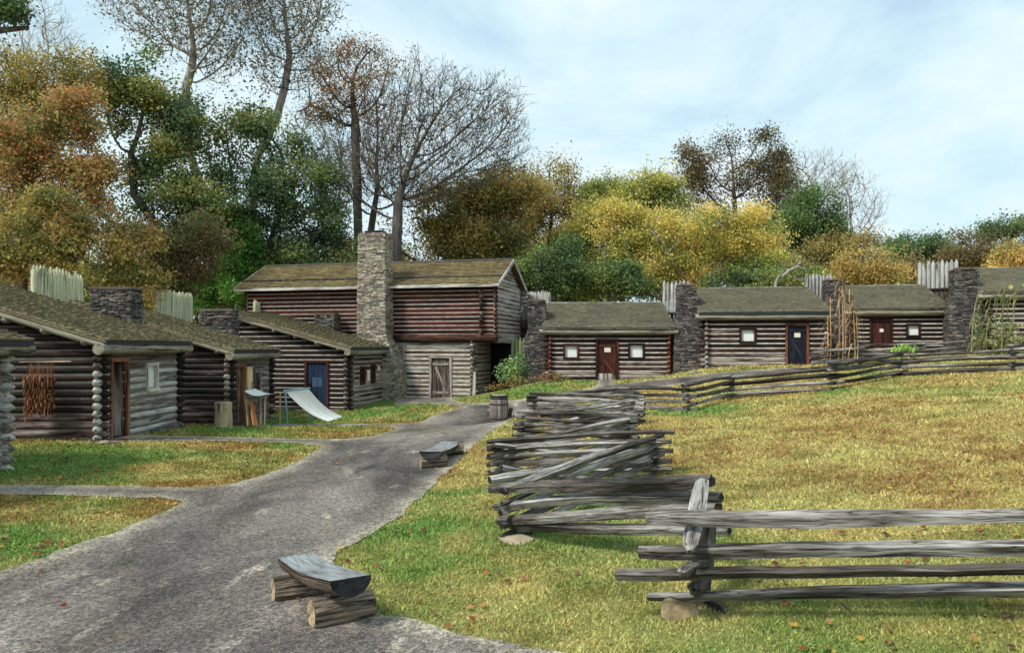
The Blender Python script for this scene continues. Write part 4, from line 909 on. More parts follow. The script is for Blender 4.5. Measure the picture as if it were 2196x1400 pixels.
# ------------------------------------------------------------------ things in front of the left cabins
def cloth(name, label, cat, corners, sag, poles, polem, n=30, fold=.022, parentroot=None):
    a, b, c_, d_ = [np.array(q, float) for q in corners]      # a-b top edge, d-c bottom edge
    off = (a[0], a[1], zg(a[0], a[1])); root = thing(name, label, cat, off)
    v = []
    for th_ in (0, -.012):
        for i in range(n):
            for j in range(n):
                s, t_ = i / (n - 1), j / (n - 1); p = (a * (1 - s) + b * s) * (1 - t_) + (d_ * (1 - s) + c_ * s) * t_
                v.append(p + [0, 0, -sag * math.sin(math.pi * t_) - fold * math.sin(s * 21 + t_ * 3) * (1 - t_ * .4) + th_])
    ix = np.arange(n * n).reshape(n, n); q = np.stack([ix[:-1, :-1], ix[:-1, 1:], ix[1:, 1:], ix[1:, :-1]], -1).reshape(-1, 4)
    m = MB(); m.add(np.array(v), np.concatenate([q, q[:, ::-1] + n * n]), smooth=True); m.build('canvas', M['canvas'], root, off=off)
    for p, q_ in poles:
        m = MB(); p = np.array(p, float); q_ = np.array(q_, float); m.tube([p, (p + q_) / 2, q_], .03, n=8, wear=.6); m.build('pole', M[polem], root, off=off)
    return root
def gp(px, D, dz=0): x, y = XY(px, D); return np.array([x, y, zg(x, y) + dz])
T1 = P(612, 838, 28.2); T2 = P(662, 833, 28.6)
cloth('canvas_sling', 'white canvas slung from blue-grey poles down to the grass in front of the blue door', 'canvas', [T1, T2, P(734, 893, 29.5), P(704, 903, 28.8)], .16,
      [(gp(617, 28.1, -.05), P(612, 837, 28.1)), (gp(668, 28.8, -.05), P(661, 832, 28.65)), (P(608, 838, 28.15), P(665, 832, 28.65))], 'bluepole')
cloth('canvas_awning', 'small sagging white canvas stretched between thin poles beside the wood stump', 'canvas', [P(523, 838, 27.6), P(548, 833, 28.6), P(602, 842, 28.4), P(570, 846, 27.4)], .1,
      [(gp(527, 27.65, -.05), P(524, 838, 27.65)), (gp(600, 28.35, -.05), P(601, 842, 28.35)), (gp(568, 27.45, -.05), P(569, 846, 27.45))], 'cut', fold=.004)
p = XY(479, 26.1); z = zg(*p); m = MB(); st = thing('chopping_stump', 'tall cut tree stump standing upright by the middle left cabin', 'stump', (*p, z))
m.tube([(0, 0, -.06), (0.0, 0, .1), (.01, 0, .3), (0, .0, .55), (0, 0, .82)], [.31, .29, .28, .275, .29], n=20, wob=.09, wear=.8); bk = m.build('bark', M['bark_stump'] if 'bark_stump' in M else M['cut'], st)
m = MB(); an = np.arange(20) / 20 * 2 * math.pi; m.add(np.stack([np.cos(an) * .26, np.sin(an) * .26, np.full(20, .825)], 1), np.arange(20)[None], wear=.8); m.build('cut_top', M['cut'], st)
def lean(label, px0, px1, D0, D1, top, wdt, mat):
    a = gp(px0, D0, -.02); b = gp(px1, D1, top); m = MB(); m.beam(a, b, wdt, .035, up=(1, -.4, 0), wear=.5); o = m.build('leaning_board', M[mat], off=tuple(a)); o.location = a; tag(o, label, 'board', 'boards leaning on the middle left cabin')
lean('broad tan board leaning on the middle left cabin, leftmost of the three', 536, 531, 27.0, 27.9, .92, .3, 'board_tan')
lean('orange-brown slab leaning across the tan board under the small awning', 549, 541, 26.9, 27.7, .78, .36, 'board_orange')
lean('grey board leaning at the far end of the boards under the awning', 561, 556, 27.2, 28.6, .98, .16, 'board_grey')
# tobacco bundles hung on the side wall of the large left cabin
tb = thing('tobacco_bundle', 'brown dried tobacco bundles hanging from a pole on the dark side wall', 'dried plants', (-12.2, 19.6, zg(-12.2, 19.6)))
off = (-12.2, 19.6, zg(-12.2, 19.6)); p0 = P(42, 777, 19.62); p1 = P(152, 775, 19.62); m = MB(); m.tube([p0, p1], .02, n=6, wear=.8); m.build('pole', M['cut'], tb, off=off)
m = MB()
for i in range(16):
    x = np.interp(i + R.uniform(-.3, .3), [0, 15], [P(60, 0, 19.62)[0], P(116, 0, 19.62)[0]]); z1 = p0[2] - .02; ln = R.uniform(.95, 1.25) + (.3 if i in (1, 13) else 0)
    m.tube([(x, 19.6, z1), (x, 19.58, z1 - .3)], .008, n=4, c=None) if False else m.tube([(x, 19.62, z1), (x, 19.6, z1 - .35)], .008, n=4, wear=.7)
    for j in range(26):
        z = z1 - .25 - R.rand() * (ln - .3); L = R.uniform(.15, .3); a = R.rand() * 6.28; wd = R.uniform(.02, .05); dx = math.cos(a) * .07; dy = -abs(math.sin(a)) * .08
        q = np.array([(x, 19.58, z), (x + dx + wd * .5, 19.57 + dy, z - L * .4), (x + dx * .8, 19.56 + dy, z - L), (x + dx - wd, 19.57 + dy * .7, z - L * .45)]); m.add(q, np.array([[0, 1, 2, 3]]), q + R.rand(3) * 9, R.rand() * .8)
m.build('dried_leaves', wood('dried_tobacco', lin(48,28,18), lin(104,62,36), lin(146,98,62), spread=.5), tb, off=off)
m = MB(); p = XY(1016, 36.9); z = zg(*p); m.beam((p[0], p[1], z - .1), (p[0] + .03, p[1], z + 1.12), .14, .1, up=(0, 1, 0), wear=.6); o = m.build('short_post', M['board_grey'], off=(*p, z)); o.location = (*p, z); tag(o, 'short grey post standing before the lower corner of the two-storey house', 'post')
m = MB(); p = XY(1432, 36.2); z = zg(*p); m.box((-.02, 0, -.1), (.95, .7, .95), wear=.1); m.box((-.06, -.05, .95), (1.0, .75, 1.0), wear=.9); o = m.build('utility_box', M['board_navy']); o.location = (*p, z); tag(o, 'dark box in the gap between the red-door and navy-door cabins', 'box', 'dark boxes in the gaps')
m = MB(); p = XY(2034, 38.2); z = zg(*p); m.box((-.02, 0, -.1), (.6, .6, .9), wear=.1); m.box((-.06, -.05, .9), (.65, .65, .95), wear=.9); o = m.build('utility_box', M['board_navy']); o.location = (*p, z); tag(o, 'dark box beside the rightmost stone chimney', 'box', 'dark boxes in the gaps')
# ------------------------------------------------------------------ trees
def colonize(base, lobes, n_att, step, infl, kill, rs, trunk, surf=.45, maxit=170, up=.12):
    A = []
    vol = np.array([l[3] * l[4] * l[5] for l in lobes]) ** .8; cnt = (vol / vol.sum() * n_att).astype(int) + 3
    for l, c_ in zip(lobes, cnt):
        d = nrm(rs.randn(c_, 3)); r = rs.rand(c_) ** (surf * .8); A.append(np.array(l[:3]) + d * r[:, None] * np.array(l[3:6]))
    A = np.concatenate(A); N = [np.array(p, float) for p in trunk]; par = [-1] + list(range(len(trunk) - 1))
    # subdivide the trunk
    NN = [N[0]]; PP = [-1]
    for i in range(1, len(N)):
        k = max(1, int(np.linalg.norm(N[i] - N[i - 1]) / step))
        for j in range(1, k + 1): NN.append(N[i - 1] + (N[i] - N[i - 1]) * j / k + rs.randn(3) * step * .04); PP.append(len(NN) - 2)
    N = NN; par = PP; st = max(1, int(len(N) * .35))
    arr = np.array(N); dist = np.full(len(A), 1e9); near = np.zeros(len(A), int)
    for i in range(st, len(N)):
        d = np.linalg.norm(A - arr[i], axis=1); m = d < dist; dist[m] = d[m]; near[m] = i
    act = np.ones(len(A), bool); kids = {}
    for it in range(maxit):
        if not act.any(): break
        ii = np.nonzero(act & (dist < infl))[0]
        if len(ii) == 0:
            ii = np.nonzero(act)[0]; ii = ii[np.argsort(dist[ii])[:max(3, len(ii) // 12)]]
        un, inv = np.unique(near[ii], return_inverse=True); P_ = np.array([N[u] for u in un]); dv = nrm(A[ii] - P_[inv]); S = np.zeros((len(un), 3)); np.add.at(S, inv, dv)
        S = nrm(S + rs.randn(len(un), 3) * .18 + [0, 0, up]); new = P_ + S * step; base_i = len(N); added = 0; first = len(N)
        for u, q in zip(un, new):
            if kids.get(u, 0) > 3: continue
            kids[u] = kids.get(u, 0) + 1; N.append(q); par.append(int(u)); added += 1
        if added == 0: break
        nw = np.array(N[first:]); aa = np.nonzero(act)[0]; dm = np.linalg.norm(A[aa][:, None] - nw[None], axis=2); k = dm.argmin(1); dk = dm[np.arange(len(aa)), k]; m = dk < dist[aa]
        dist[aa[m]] = dk[m]; near[aa[m]] = first + k[m]; act &= dist > kill
    return np.array(N), np.array(par)
def skeleton(mb, N, par, r_tip, r_base, sides=5, pw=2.3):
    n = len(N); w_ = np.zeros(n); ch = np.zeros(n, int)
    for i in range(n - 1, 0, -1):
        if ch[i] == 0: w_[i] = 1
        w_[par[i]] += w_[i]; ch[par[i]] += 1
    tot = w_[0]; r = r_tip + (r_base - r_tip) * (w_ / tot) ** .7
    d = np.zeros((n, 3)); d[1:] = nrm(N[1:] - N[par[1:]]); d[0] = d[1] if n > 1 else (0, 0, 1)
    X = np.zeros((n, 3)); X[0] = nrm(np.cross(d[0], (.3, 1, .1)))
    for i in range(1, n):
        v = X[par[i]] - d[i] * np.dot(X[par[i]], d[i]); X[i] = v / (np.linalg.norm(v) + 1e-9)
    Y = np.cross(d, X); an = np.arange(sides) / sides * 2 * math.pi
    ring = N[:, None] + (np.cos(an)[None, :, None] * X[:, None] + np.sin(an)[None, :, None] * Y[:, None]) * r[:, None, None]
    idx = np.arange(n * sides).reshape(n, sides); a = idx[par[1:]]; b = idx[1:]
    q = np.stack([a, np.roll(a, -1, 1), np.roll(b, -1, 1), b], -1).reshape(-1, 4)
    mb.add(ring.reshape(-1, 3), q, smooth=True); return r, ch, d
def twigs(mb, N, d, idx, rs, per=4, L=(.5, 1.1), r=.012, up=.35):
    ii = np.repeat(idx, per); m = len(ii); dr = nrm(d[ii] * .8 + rs.randn(m, 3) * .65 + [0, 0, up]); l = rs.uniform(*L, m)[:, None]
    p0 = N[ii]; p1 = p0 + dr * l * .5; d2 = nrm(dr + rs.randn(m, 3) * .3 + [0, 0, up * .5]); p2 = p1 + d2 * l * .5
    s = nrm(np.cross(dr, rs.randn(m, 3))); t_ = nrm(np.cross(dr, s)); V = []
    for p, rr in ((p0, r), (p1, r * .75), (p2, r * .35)):
        for a in range(3): V.append(p + (s * math.cos(a * 2.094) + t_ * math.sin(a * 2.094)) * rr)
    V = np.stack(V, 1); q = []
    for k in (0, 3):
        for a in range(3): q.append([k + a, k + (a + 1) % 3, k + 3 + (a + 1) % 3, k + 3 + a])
    q = np.array(q)[None] + (np.arange(m) * 9)[:, None, None]; mb.add(V.reshape(-1, 3), q.reshape(-1, 4)); return p2
def leaves(mb, pts, n_per, sig, size, pal, rs, clump=1.2, pw=1.0, dark=.0, seed=0):
    ii = np.repeat(np.arange(len(pts)), n_per); m = len(ii)
    c = pts[ii] + rs.randn(m, 3) * sig * [1.1, 1.1, .75]
    nn = nrm(rs.randn(m, 3) + [0, -.25, .75]); u = nrm(np.cross(nn, rs.randn(m, 3))); v = np.cross(nn, u); s = (size * rs.uniform(.45, 1.55, m))[:, None]
    fold = nn * s * rs.uniform(.05, .35, m)[:, None]
    V = np.stack([c - u * s * .75, c + v * s * .42 + fold, c + u * s * .75, c - v * s * .42 + fold], 1)
    pal = np.array(pal); k = fbm(pts[:, 0] / clump + 31 * seed + pts[:, 1] * .37, pts[:, 2] / clump + seed * 17, seed % 8, 3)
    k = np.clip((k - .5) * 1.9 + .5 + rs.randn(len(pts)) * .16, 0, .999)[ii] + rs.randn(m) * .1; k = np.clip(k, 0, .999) * (len(pal) - 1)
    i0 = np.floor(k).astype(int); fr_ = (k - i0)[:, None]; C = pal[i0] * (1 - fr_) + pal[np.minimum(i0 + 1, len(pal) - 1)] * fr_
    C = C * .8 + C.mean(1, keepdims=True) * .2; C = C * rs.uniform(.8, 1.6, (m, 1)) * pw * 1.42
    mb.add(V.reshape(-1, 4, 3).reshape(-1, 3), np.arange(4 * m).reshape(m, 4), c=np.repeat(C, 4, 0))
GRN = [lin(46,66,38), lin(62,88,48), lin(80,108,56), lin(102,124,62)]
DGR = [lin(42,62,44), lin(56,80,54), lin(72,98,60), lin(92,114,60), lin(120,126,60)]
OLV = [lin(74,80,40), lin(108,106,52), lin(136,126,62), lin(160,142,66), lin(150,116,60)]
YEL = [lin(96,112,44), lin(150,148,60), lin(182,168,68), lin(200,180,82), lin(188,154,80)]
YGR = [lin(84,104,44), lin(122,132,54), lin(158,154,62), lin(188,172,74)]
MAP = [lin(86,98,48), lin(122,122,56), lin(150,134,64), lin(166,122,58), lin(164,92,48), lin(112,110,54), lin(168,150,76), lin(98,108,54)]
BRN = [lin(74,66,40), lin(104,82,50), lin(124,98,60), lin(98,92,46)]
LIM = [lin(48,84,28), lin(78,124,40), lin(112,156,54)]
RUS = [lin(96,90,52), lin(120,104,60), lin(146,108,62), lin(104,96,56), lin(150,92,54)]
ORG = [lin(118,116,54), lin(158,142,66), lin(184,154,74), lin(164,124,64)]
NTREE = 0
def tree(label, D, base, lobes, pal, bark='bark_dark', natt=520, leaf=5, lpc=9, size=.16, sig=.28, trunk=None, rb=.22, tw=0, twl=(.5, 1.1), step=.55, group='trees behind the fort', cat='tree', name='tree', surf=.45, depth=.8, kill=1.5, leaf_frac=1.0, tr=.012, dens=2.6, gap=.43, infl=9, up=.12, zb=None, deepen=0):
    """lobes: (px, py, rx, ry) outlines of the crown as measured, turned into ellipsoids of real size at distance D"""
    global NTREE; NTREE += 1; rs = np.random.RandomState(100 + NTREE); k = D / F; size = size * (.74 if leaf_frac == 1 else 1)
    LB = []
    for i, l in enumerate(lobes):
        c_ = P(l[0], l[1], D); dy = 0 if len(l) < 5 else l[4]; LB.append((c_[0] * (D + dy) / D, D + dy, EYE + (c_[2] - EYE) * (D + dy) / D, l[2] * k, min(l[2], l[3]) * k * depth + .3, l[3] * k))
    bx_ = (base - CX) * k; zb = zg(bx_, min(D, 60)) if zb is None else zb
    if trunk: T = [np.array([bx_, D, zb])] + [P(q[0], q[1], D + (q[2] if len(q) > 2 else 0)) for q in trunk]
    else:
        cc = np.mean([l[:3] for l in LB], 0); low = min(l[2] - l[5] * .5 for l in LB); T = [np.array([bx_, D, zb]), np.array([bx_ * .7 + cc[0] * .3, D, zb + (low - zb) * .6]), np.array([bx_ * .4 + cc[0] * .6, D, max(low, zb + 1.5)])]
    T = [T[0] - [0, 0, .4]] + T[1:]
    N, par = colonize(None, LB, natt, step, infl * step, kill * step, rs, T, surf=surf, up=up)
    off = (T[0][0], T[0][1], zb); root = thing(name, label, cat, off, 0, group)
    mb = MB(); r, ch, d = skeleton(mb, N, par, (.010 if tw else .012) * D / 45 + .003, rb, 5)
    thin = np.nonzero(r < max(rb * .3, np.median(r) * 1.01))[0]
    p2 = twigs(mb, N, d, thin, rs, max(tw, 1), twl, tr * D / 45)
    if tw > 1: dd = nrm(p2 - np.repeat(N[thin], max(tw, 1), axis=0)); p3 = twigs(mb, p2, dd, np.arange(len(p2)), rs, 2, (twl[0] * .7, twl[1] * .7), tr * .75 * D / 45)
    mb.build('trunk', M[bark], root, off=off)
    if leaf:
        mb = MB()
        if leaf_frac < 1:
            ends = np.concatenate([p2, p3]) if tw > 1 else p2; ends = ends[rs.rand(len(ends)) < leaf_frac]; leaves(mb, ends, leaf, sig, size, pal, rs, seed=NTREE)
        else:
            cl_ = []; area = 0
            for l in LB:
                ar = math.pi * l[3] * l[5]; nc = int(ar * dens * leaf / 7 / (.32 * size ** 2) / lpc) + 2; K = max(10, int(ar / (1.1 * (D / 48) ** 1.5)))
                sc_ = nrm(rs.randn(K, 3)) * (rs.rand(K) ** .45)[:, None] * .92; sr = rs.uniform(.11, .38, K) * (14 / K) ** .28; pk = rs.choice(K, nc, p=sr ** 2 / (sr ** 2).sum())
                q = sc_[pk] + nrm(rs.randn(nc, 3)) * (rs.rand(nc) ** .4 * sr[pk])[:, None] * [1.15, 1.15, .85] + rs.randn(nc, 3) * .1 * rs.uniform(0, 2, (nc, 1)); q = q * 1.08; cl_.append(np.array(l[:3]) + q * np.array(l[3:6]))
            cl_ = np.concatenate(cl_); gs = 1.25 * D / 48
            g_ = fbm(cl_[:, 0] / gs + 60 + NTREE, cl_[:, 2] / gs + cl_[:, 1] / gs * .8 + 60, NTREE % 8, 3); cl_ = cl_[g_ > gap + rs.uniform(-.08, .08, len(cl_))]; e2 = p2[rs.rand(len(p2)) < min(1, .9 * len(cl_) / len(p2))]; cl_ = np.concatenate([cl_, e2])
            leaves(mb, cl_, lpc, sig, size, pal, rs, seed=NTREE)
        mb.build('crown', M['leaf'], root, off=off, color=True)
    return root
G2 = 'autumn trees behind the palisade'
# left side
tree('tall dark-leaved tree whose dark limb reaches into the top left corner', 30, -160, [(-60,-20,110,70),(40,20,55,45),(-90,120,60,90)], GRN, natt=420, leaf=7, size=.13, sig=.25, rb=.35, trunk=[(-150,500),(-140,200),(-60,90),(0,68),(62,62)], group=G2)
tree('bare grey-twigged tree at the upper left, behind the yellow and orange crowns', 52, 60, [(95,130,80,110),(130,220,60,90),(60,250,80,100)], OLV, bark='bark_pale', natt=900, leaf=0, rb=.14, tw=3, twl=(.5,1.1), step=.5, group=G2)
tree('yellow-olive tree with thinning crown at the upper left edge', 43, 40, [(90,190,110,80),(30,170,90,70),(150,150,60,50),(60,290,120,90)], [lin(84,84,34), lin(130,122,48), lin(168,146,56), lin(120,96,44)], bark='bark_brown', natt=620, leaf=4, size=.13, sig=.35, tw=2, group=G2)
tree('orange and red maple above the roof of the large left cabin', 37, 30, [(165,245,70,50),(70,290,90,60),(190,390,60,50),(100,420,110,70),(40,370,70,80),(190,325,50,45),(30,480,80,60),(140,500,70,45),(215,420,30,30)], MAP, natt=800, leaf=8, size=.14, sig=.26, rb=.2, trunk=[(35,450),(60,330),(80,260)], bark='bark_pale', group=G2)
tree('low yellow-orange tree over the cream stakes at the left', 34, 130, [(60,530,90,60),(170,535,80,70),(250,520,70,80),(20,565,60,40),(300,600,50,40),(120,470,80,60),(230,590,80,40)], [lin(84,98,44), lin(124,124,54), lin(168,146,62), lin(150,104,54), lin(100,108,50)], natt=420, leaf=8, size=.13, sig=.25, rb=.12, group=G2)
tree('tall dark green tree with a yellowing tip, left of the pale leaning trunk', 46, 360, [(265,170,70,55),(330,210,80,60),(270,250,80,60),(330,310,90,70),(400,260,70,70),(350,400,90,70),(420,450,90,80),(300,130,35,25)], DGR + [lin(150,140,50)], gap=.47, natt=850, leaf=8, size=.17, sig=.32, rb=.3, trunk=[(345,500),(290,420),(280,330)], group=G2)
tree('broad dark green oak filling the gap left of the tall stone chimney', 48, 520, [(520,260,70,60),(480,340,90,70),(590,380,90,80),(660,400,80,70),(560,480,110,80),(680,500,80,70),(640,320,70,50),(440,540,70,60),(740,560,35,50)], DGR, gap=.47, natt=1000, leaf=8, size=.17, sig=.32, rb=.32, group=G2)
tree('tall sparse tree with a smoothly leaning pale trunk, left of the two tallest', 50, 470, [(280,20,60,45),(340,60,60,60),(400,20,80,70),(460,110,70,70),(430,-60,130,70),(500,30,60,80),(360,-30,90,60)], [lin(70,72,52), lin(106,98,62), lin(90,78,56)], bark='bark_pale', natt=2600, leaf=2, size=.12, sig=.3, rb=.28, tw=3, trunk=[(450,450),(405,330),(397,240),(398,190)], step=.5, kill=1.3, leaf_frac=.8, group=G2)
tree('tall sparse tree with a crooked pale trunk, right of the two tallest', 52, 540, [(600,60,70,80),(660,20,60,70),(560,20,60,70),(620,-60,110,70),(650,130,60,60),(590,160,50,50)], [lin(70,72,52), lin(106,98,62), lin(90,78,56)], bark='bark_pale', natt=2400, leaf=2, size=.12, sig=.3, rb=.27, tw=3, trunk=[(538,430),(550,340),(590,260),(610,190),(620,130)], step=.5, kill=1.3, leaf_frac=.8, group=G2)
tree('bright lime green young tree just above the middle left cabin roof', 47, 500, [(490,600,60,50),(470,640,50,35),(540,590,60,50),(515,530,50,50),(560,640,50,35),(430,610,40,50),(500,480,30,40)], LIM, natt=500, gap=.36, leaf=11, size=.13, sig=.22, rb=.1, group=G2)
tree('low olive and brown tree between the cream stakes and the lime green tree', 41, 370, [(330,580,70,55),(400,560,70,60),(390,610,60,40),(270,590,60,50),(430,500,50,50),(310,520,60,60)], BRN + OLV[:2], natt=360, leaf=7, size=.14, sig=.25, rb=.12, group=G2)
tree('rust-leaved tree with a straight dark trunk behind the tall stone chimney', 52, 772, [(760,130,75,45),(700,170,50,40),(820,150,50,40),(760,210,90,55),(690,240,60,40)], RUS, bark='bark_dark', natt=900, leaf=3, dens=1.6, gap=.44, size=.13, sig=.3, rb=.3, tw=2, trunk=[(768,500),(765,400),(762,290),(760,250)], step=.55, group=G2)
tree('bare many-limbed tree fanning out to the right of the tall stone chimney', 50, 850, [(900,260,70,110),(1000,290,80,100),(1060,250,60,70),(1070,330,55,60),(960,200,50,50),(860,330,60,90),(940,380,80,60),(800,360,50,80),(720,380,50,90),(890,160,20,40)], OLV, bark='bark_dark', natt=4200, leaf=1, leaf_frac=.16, size=.12, sig=.3, rb=.34, tw=3, twl=(.4,1.1), tr=.017, trunk=[(848,560),(850,500),(852,470)], step=.45, group=G2, kill=1.3)
tree('bare several-stemmed tree directly behind the tall stone chimney', 53, 800, [(800,330,55,90),(745,370,50,80),(835,270,45,80),(790,230,40,60),(870,400,60,60)], OLV, bark='bark_dark', natt=1900, leaf=1, leaf_frac=.08, size=.12, rb=.24, tw=3, twl=(.4,1.0), tr=.016, trunk=[(800,560),(795,490)], step=.45, kill=1.3, group=G2)
tree('slim bare tree between the pale crooked trunk and the rust-leaved tree', 58, 700, [(690,330,50,80),(640,300,40,70),(720,420,40,90)], OLV, bark='bark_pale', natt=600, leaf=0, rb=.15, tw=3, group=G2)
tree('small red-leaved tree just left of the tall chimney top', 60, 730, [(730,545,35,25),(715,575,30,20)], [lin(150,60,50), lin(180,80,60), lin(170,120,70)], natt=160, leaf=5, size=.14, sig=.3, rb=.08, group=G2)
tree('dark green tree rising behind the left end of the long house roof', 54, 640, [(640,560,90,40),(560,560,70,40),(700,610,60,30)], GRN + DGR, natt=360, leaf=8, size=.17, sig=.35, rb=.15, group=G2)
tree('olive tree mass behind the right half of the long house roof', 55, 960, [(950,470,90,80),(1030,420,90,70),(1080,480,90,80),(900,530,90,60),(1000,560,120,60),(1100,400,70,60),(860,560,80,60),(1010,500,90,70)], OLV, bark='bark_brown', natt=900, leaf=7, size=.17, sig=.34, rb=.3, group=G2)
tree('olive and orange tree with a thin twiggy top, right of the house roof', 60, 1170, [(1170,400,70,50),(1200,450,70,60),(1140,480,70,60),(1180,370,50,40),(1230,500,60,60)], OLV[1:] + ORG[:2], bark='bark_brown', natt=700, leaf=6, size=.16, sig=.36, rb=.25, tw=1, group=G2)
tree('yellow-green tree above the small red-door cabin', 58, 1330, [(1310,400,60,45),(1370,430,80,60),(1290,470,70,60),(1400,390,60,35),(1340,520,100,70),(1250,540,60,60),(1430,450,60,60)], YGR, bark='bark_brown', natt=800, leaf=8, size=.16, sig=.33, rb=.25, group=G2)
tree('yellow and tan tree between the red-door cabin roof and the tall olive tree', 52, 1440, [(1320,490,60,50),(1340,570,70,50),(1400,520,80,60),(1480,500,70,60),(1530,560,80,50),(1450,590,90,40),(1560,490,60,50),(1610,480,50,40),(1640,530,50,50)], YEL, bark='bark_pale', natt=1000, leaf=8, size=.14, sig=.3, rb=.2, group=G2)
tree('tall olive-brown tree with dark sparse leaves at its top, highest on the right', 64, 1580, [(1560,330,50,35),(1640,340,45,30),(1500,370,60,45),(1600,390,90,50),(1520,430,80,50),(1660,420,60,60),(1480,330,25,25),(1640,300,25,18),(1560,295,25,15)], [lin(62,56,44), lin(88,82,44), lin(112,98,52), lin(96,74,50)], bark='bark_dark', natt=1000, leaf=5, gap=.48, size=.16, sig=.36, rb=.35, tw=2, group=G2)
tree('dark green tree right of the tall olive-brown tree', 60, 1760, [(1770,430,50,40),(1720,450,60,60),(1790,480,40,50),(1700,520,60,60),(1650,570,60,50)], GRN + [lin(84,104,50)], natt=700, leaf=8, size=.16, sig=.32, rb=.25, group=G2)
tree('olive tree with fading leaves behind the garden cabin', 58, 1800, [(1790,540,60,50),(1740,590,60,40),(1840,550,50,50)], OLV + ORG[:1], natt=500, leaf=7, size=.16, sig=.33, rb=.2, bark='bark_brown', group=G2)
tree('bare pale tree at the right end of the tree line, left of two', 70, 1760, [(1740,370,60,45),(1700,400,50,50),(1780,400,50,50)], OLV, bark='bark_pale', natt=900, leaf=0, rb=.16, tw=3, twl=(.5,1.2), group=G2)
tree('bare pale tree at the right end of the tree line, right of two', 68, 1830, [(1820,400,50,40),(1850,460,45,60),(1800,450,50,60)], OLV, bark='bark_pale', natt=900, leaf=0, rb=.16, tw=3, twl=(.5,1.2), group=G2)
tree('orange-yellow tree above the roof of the garden cabin', 52, 1860, [(1850,560,50,35),(1890,580,45,35),(1810,590,45,30),(1900,605,40,20)], ORG + YEL[:2], natt=480, leaf=8, size=.14, sig=.3, rb=.14, group=G2)
for i, (px, lobes) in enumerate([(1180, [(1150,590,60,50),(1220,600,60,50),(1190,550,50,40)]), (1290, [(1280,600,60,45),(1350,610,60,40),(1320,580,50,30)]), (1580, [(1560,600,60,40),(1640,600,60,40),(1700,590,50,40)])]):
    tree(['dark green undergrowth tree just right of the two-storey house', 'dark green bushy tree over the ridge of the red-door cabin', 'dark green bushy tree over the ridge of the navy-door cabin'][i], 48, px, lobes, GRN + YGR[:3], natt=420, leaf=9, size=.14, sig=.26, rb=.1, group=G2)
tree('dead tree with pale bare limbs slanting up above the navy-door cabin roof', 46, 1650, [(1690,580,30,25),(1725,560,25,12),(1715,605,20,10)], OLV, bark='bark_pale', natt=30, leaf=0, rb=.1, tw=1, step=.5, group=G2, trunk=[(1664,605),(1690,580)])
# far right
tree('distant dark green tree between the tree line and the right edge, left of two', 105, 1960, [(1930,540,50,35),(1990,530,60,35),(1960,580,80,40)], [c_ * 1.15 for c_ in GRN] + [lin(110,112,56)], natt=500, leaf=8, size=.28, sig=.6, rb=.3, step=1.0, group=G2)
tree('distant dark green tree between the tree line and the right edge, right of two', 112, 2040, [(2030,545,50,35),(2050,580,70,35),(1990,600,60,30)], [c_ * 1.15 for c_ in GRN] + [lin(110,112,56)], natt=500, leaf=8, size=.28, sig=.6, rb=.3, step=1.0, group=G2)
tree('brown-olive tree on the rise at the right edge', 88, 2110, [(2090,540,60,40),(2150,540,60,40),(2060,580,60,30),(2210,540,60,60)], BRN + OLV[:2], natt=600, leaf=7, size=.22, sig=.45, rb=.3, step=.8, group=G2)
tree('dark green treetop at the right edge, highest of the distant trees', 90, 2165, [(2160,490,45,25),(2210,500,50,40),(2120,505,30,18)], GRN + [lin(96,104,50)], natt=350, leaf=8, size=.22, sig=.45, rb=.3, step=.8, group=G2)
tree('small orange-yellow tree behind the roof of the rightmost cabin', 80, 2180, [(2180,545,35,30),(2150,575,40,20),(2215,580,40,30)], ORG + YEL[2:4], natt=300, leaf=8, size=.2, sig=.4, rb=.15, step=.8, group=G2)
# filling woods further back: each still a tree of its own
k = 0
for px, py, D, pal, what in [(60,520,62,OLV,'olive tree far behind the orange maple'), (250,600,60,YGR,'yellow-green tree far behind the gap between the cream stakes'), (420,590,66,BRN,'brown tree far behind the lime green tree'), (900,590,72,OLV,'olive tree far behind the middle of the long house roof'),(700,570,70,OLV,'olive tree far behind the left part of the long house roof'),(1180,590,66,GRN,'green tree far behind the chimney of the red-door cabin'), (1080,540,74,YGR,'yellow-green tree far behind the right end of the house roof'),
                          (1250,560,76,YGR,'yellow-green tree far behind the red-door cabin ridge'), (1420,540,78,OLV,'olive tree far behind the yellow and tan tree'), (1560,520,80,BRN,'brown tree far behind the tall olive-brown tree'), (1700,520,80,GRN,'green tree far behind the navy-door cabin'), (1850,580,82,BRN,'brown tree far behind the garden cabin'), (2100,600,100,BRN,'brown tree far behind the rightmost stakes'),(1960,600,96,OLV,'olive tree low in the gap left of the rightmost stakes')]:
    tree(what, D, px, [(px - 50, py, 80, 55), (px + 55, py + 10, 80, 55), (px, py + 60, 120, 50)], pal, natt=380, leaf=7, size=.24, sig=.5, rb=.2, step=.8, group='trees far behind the fort')

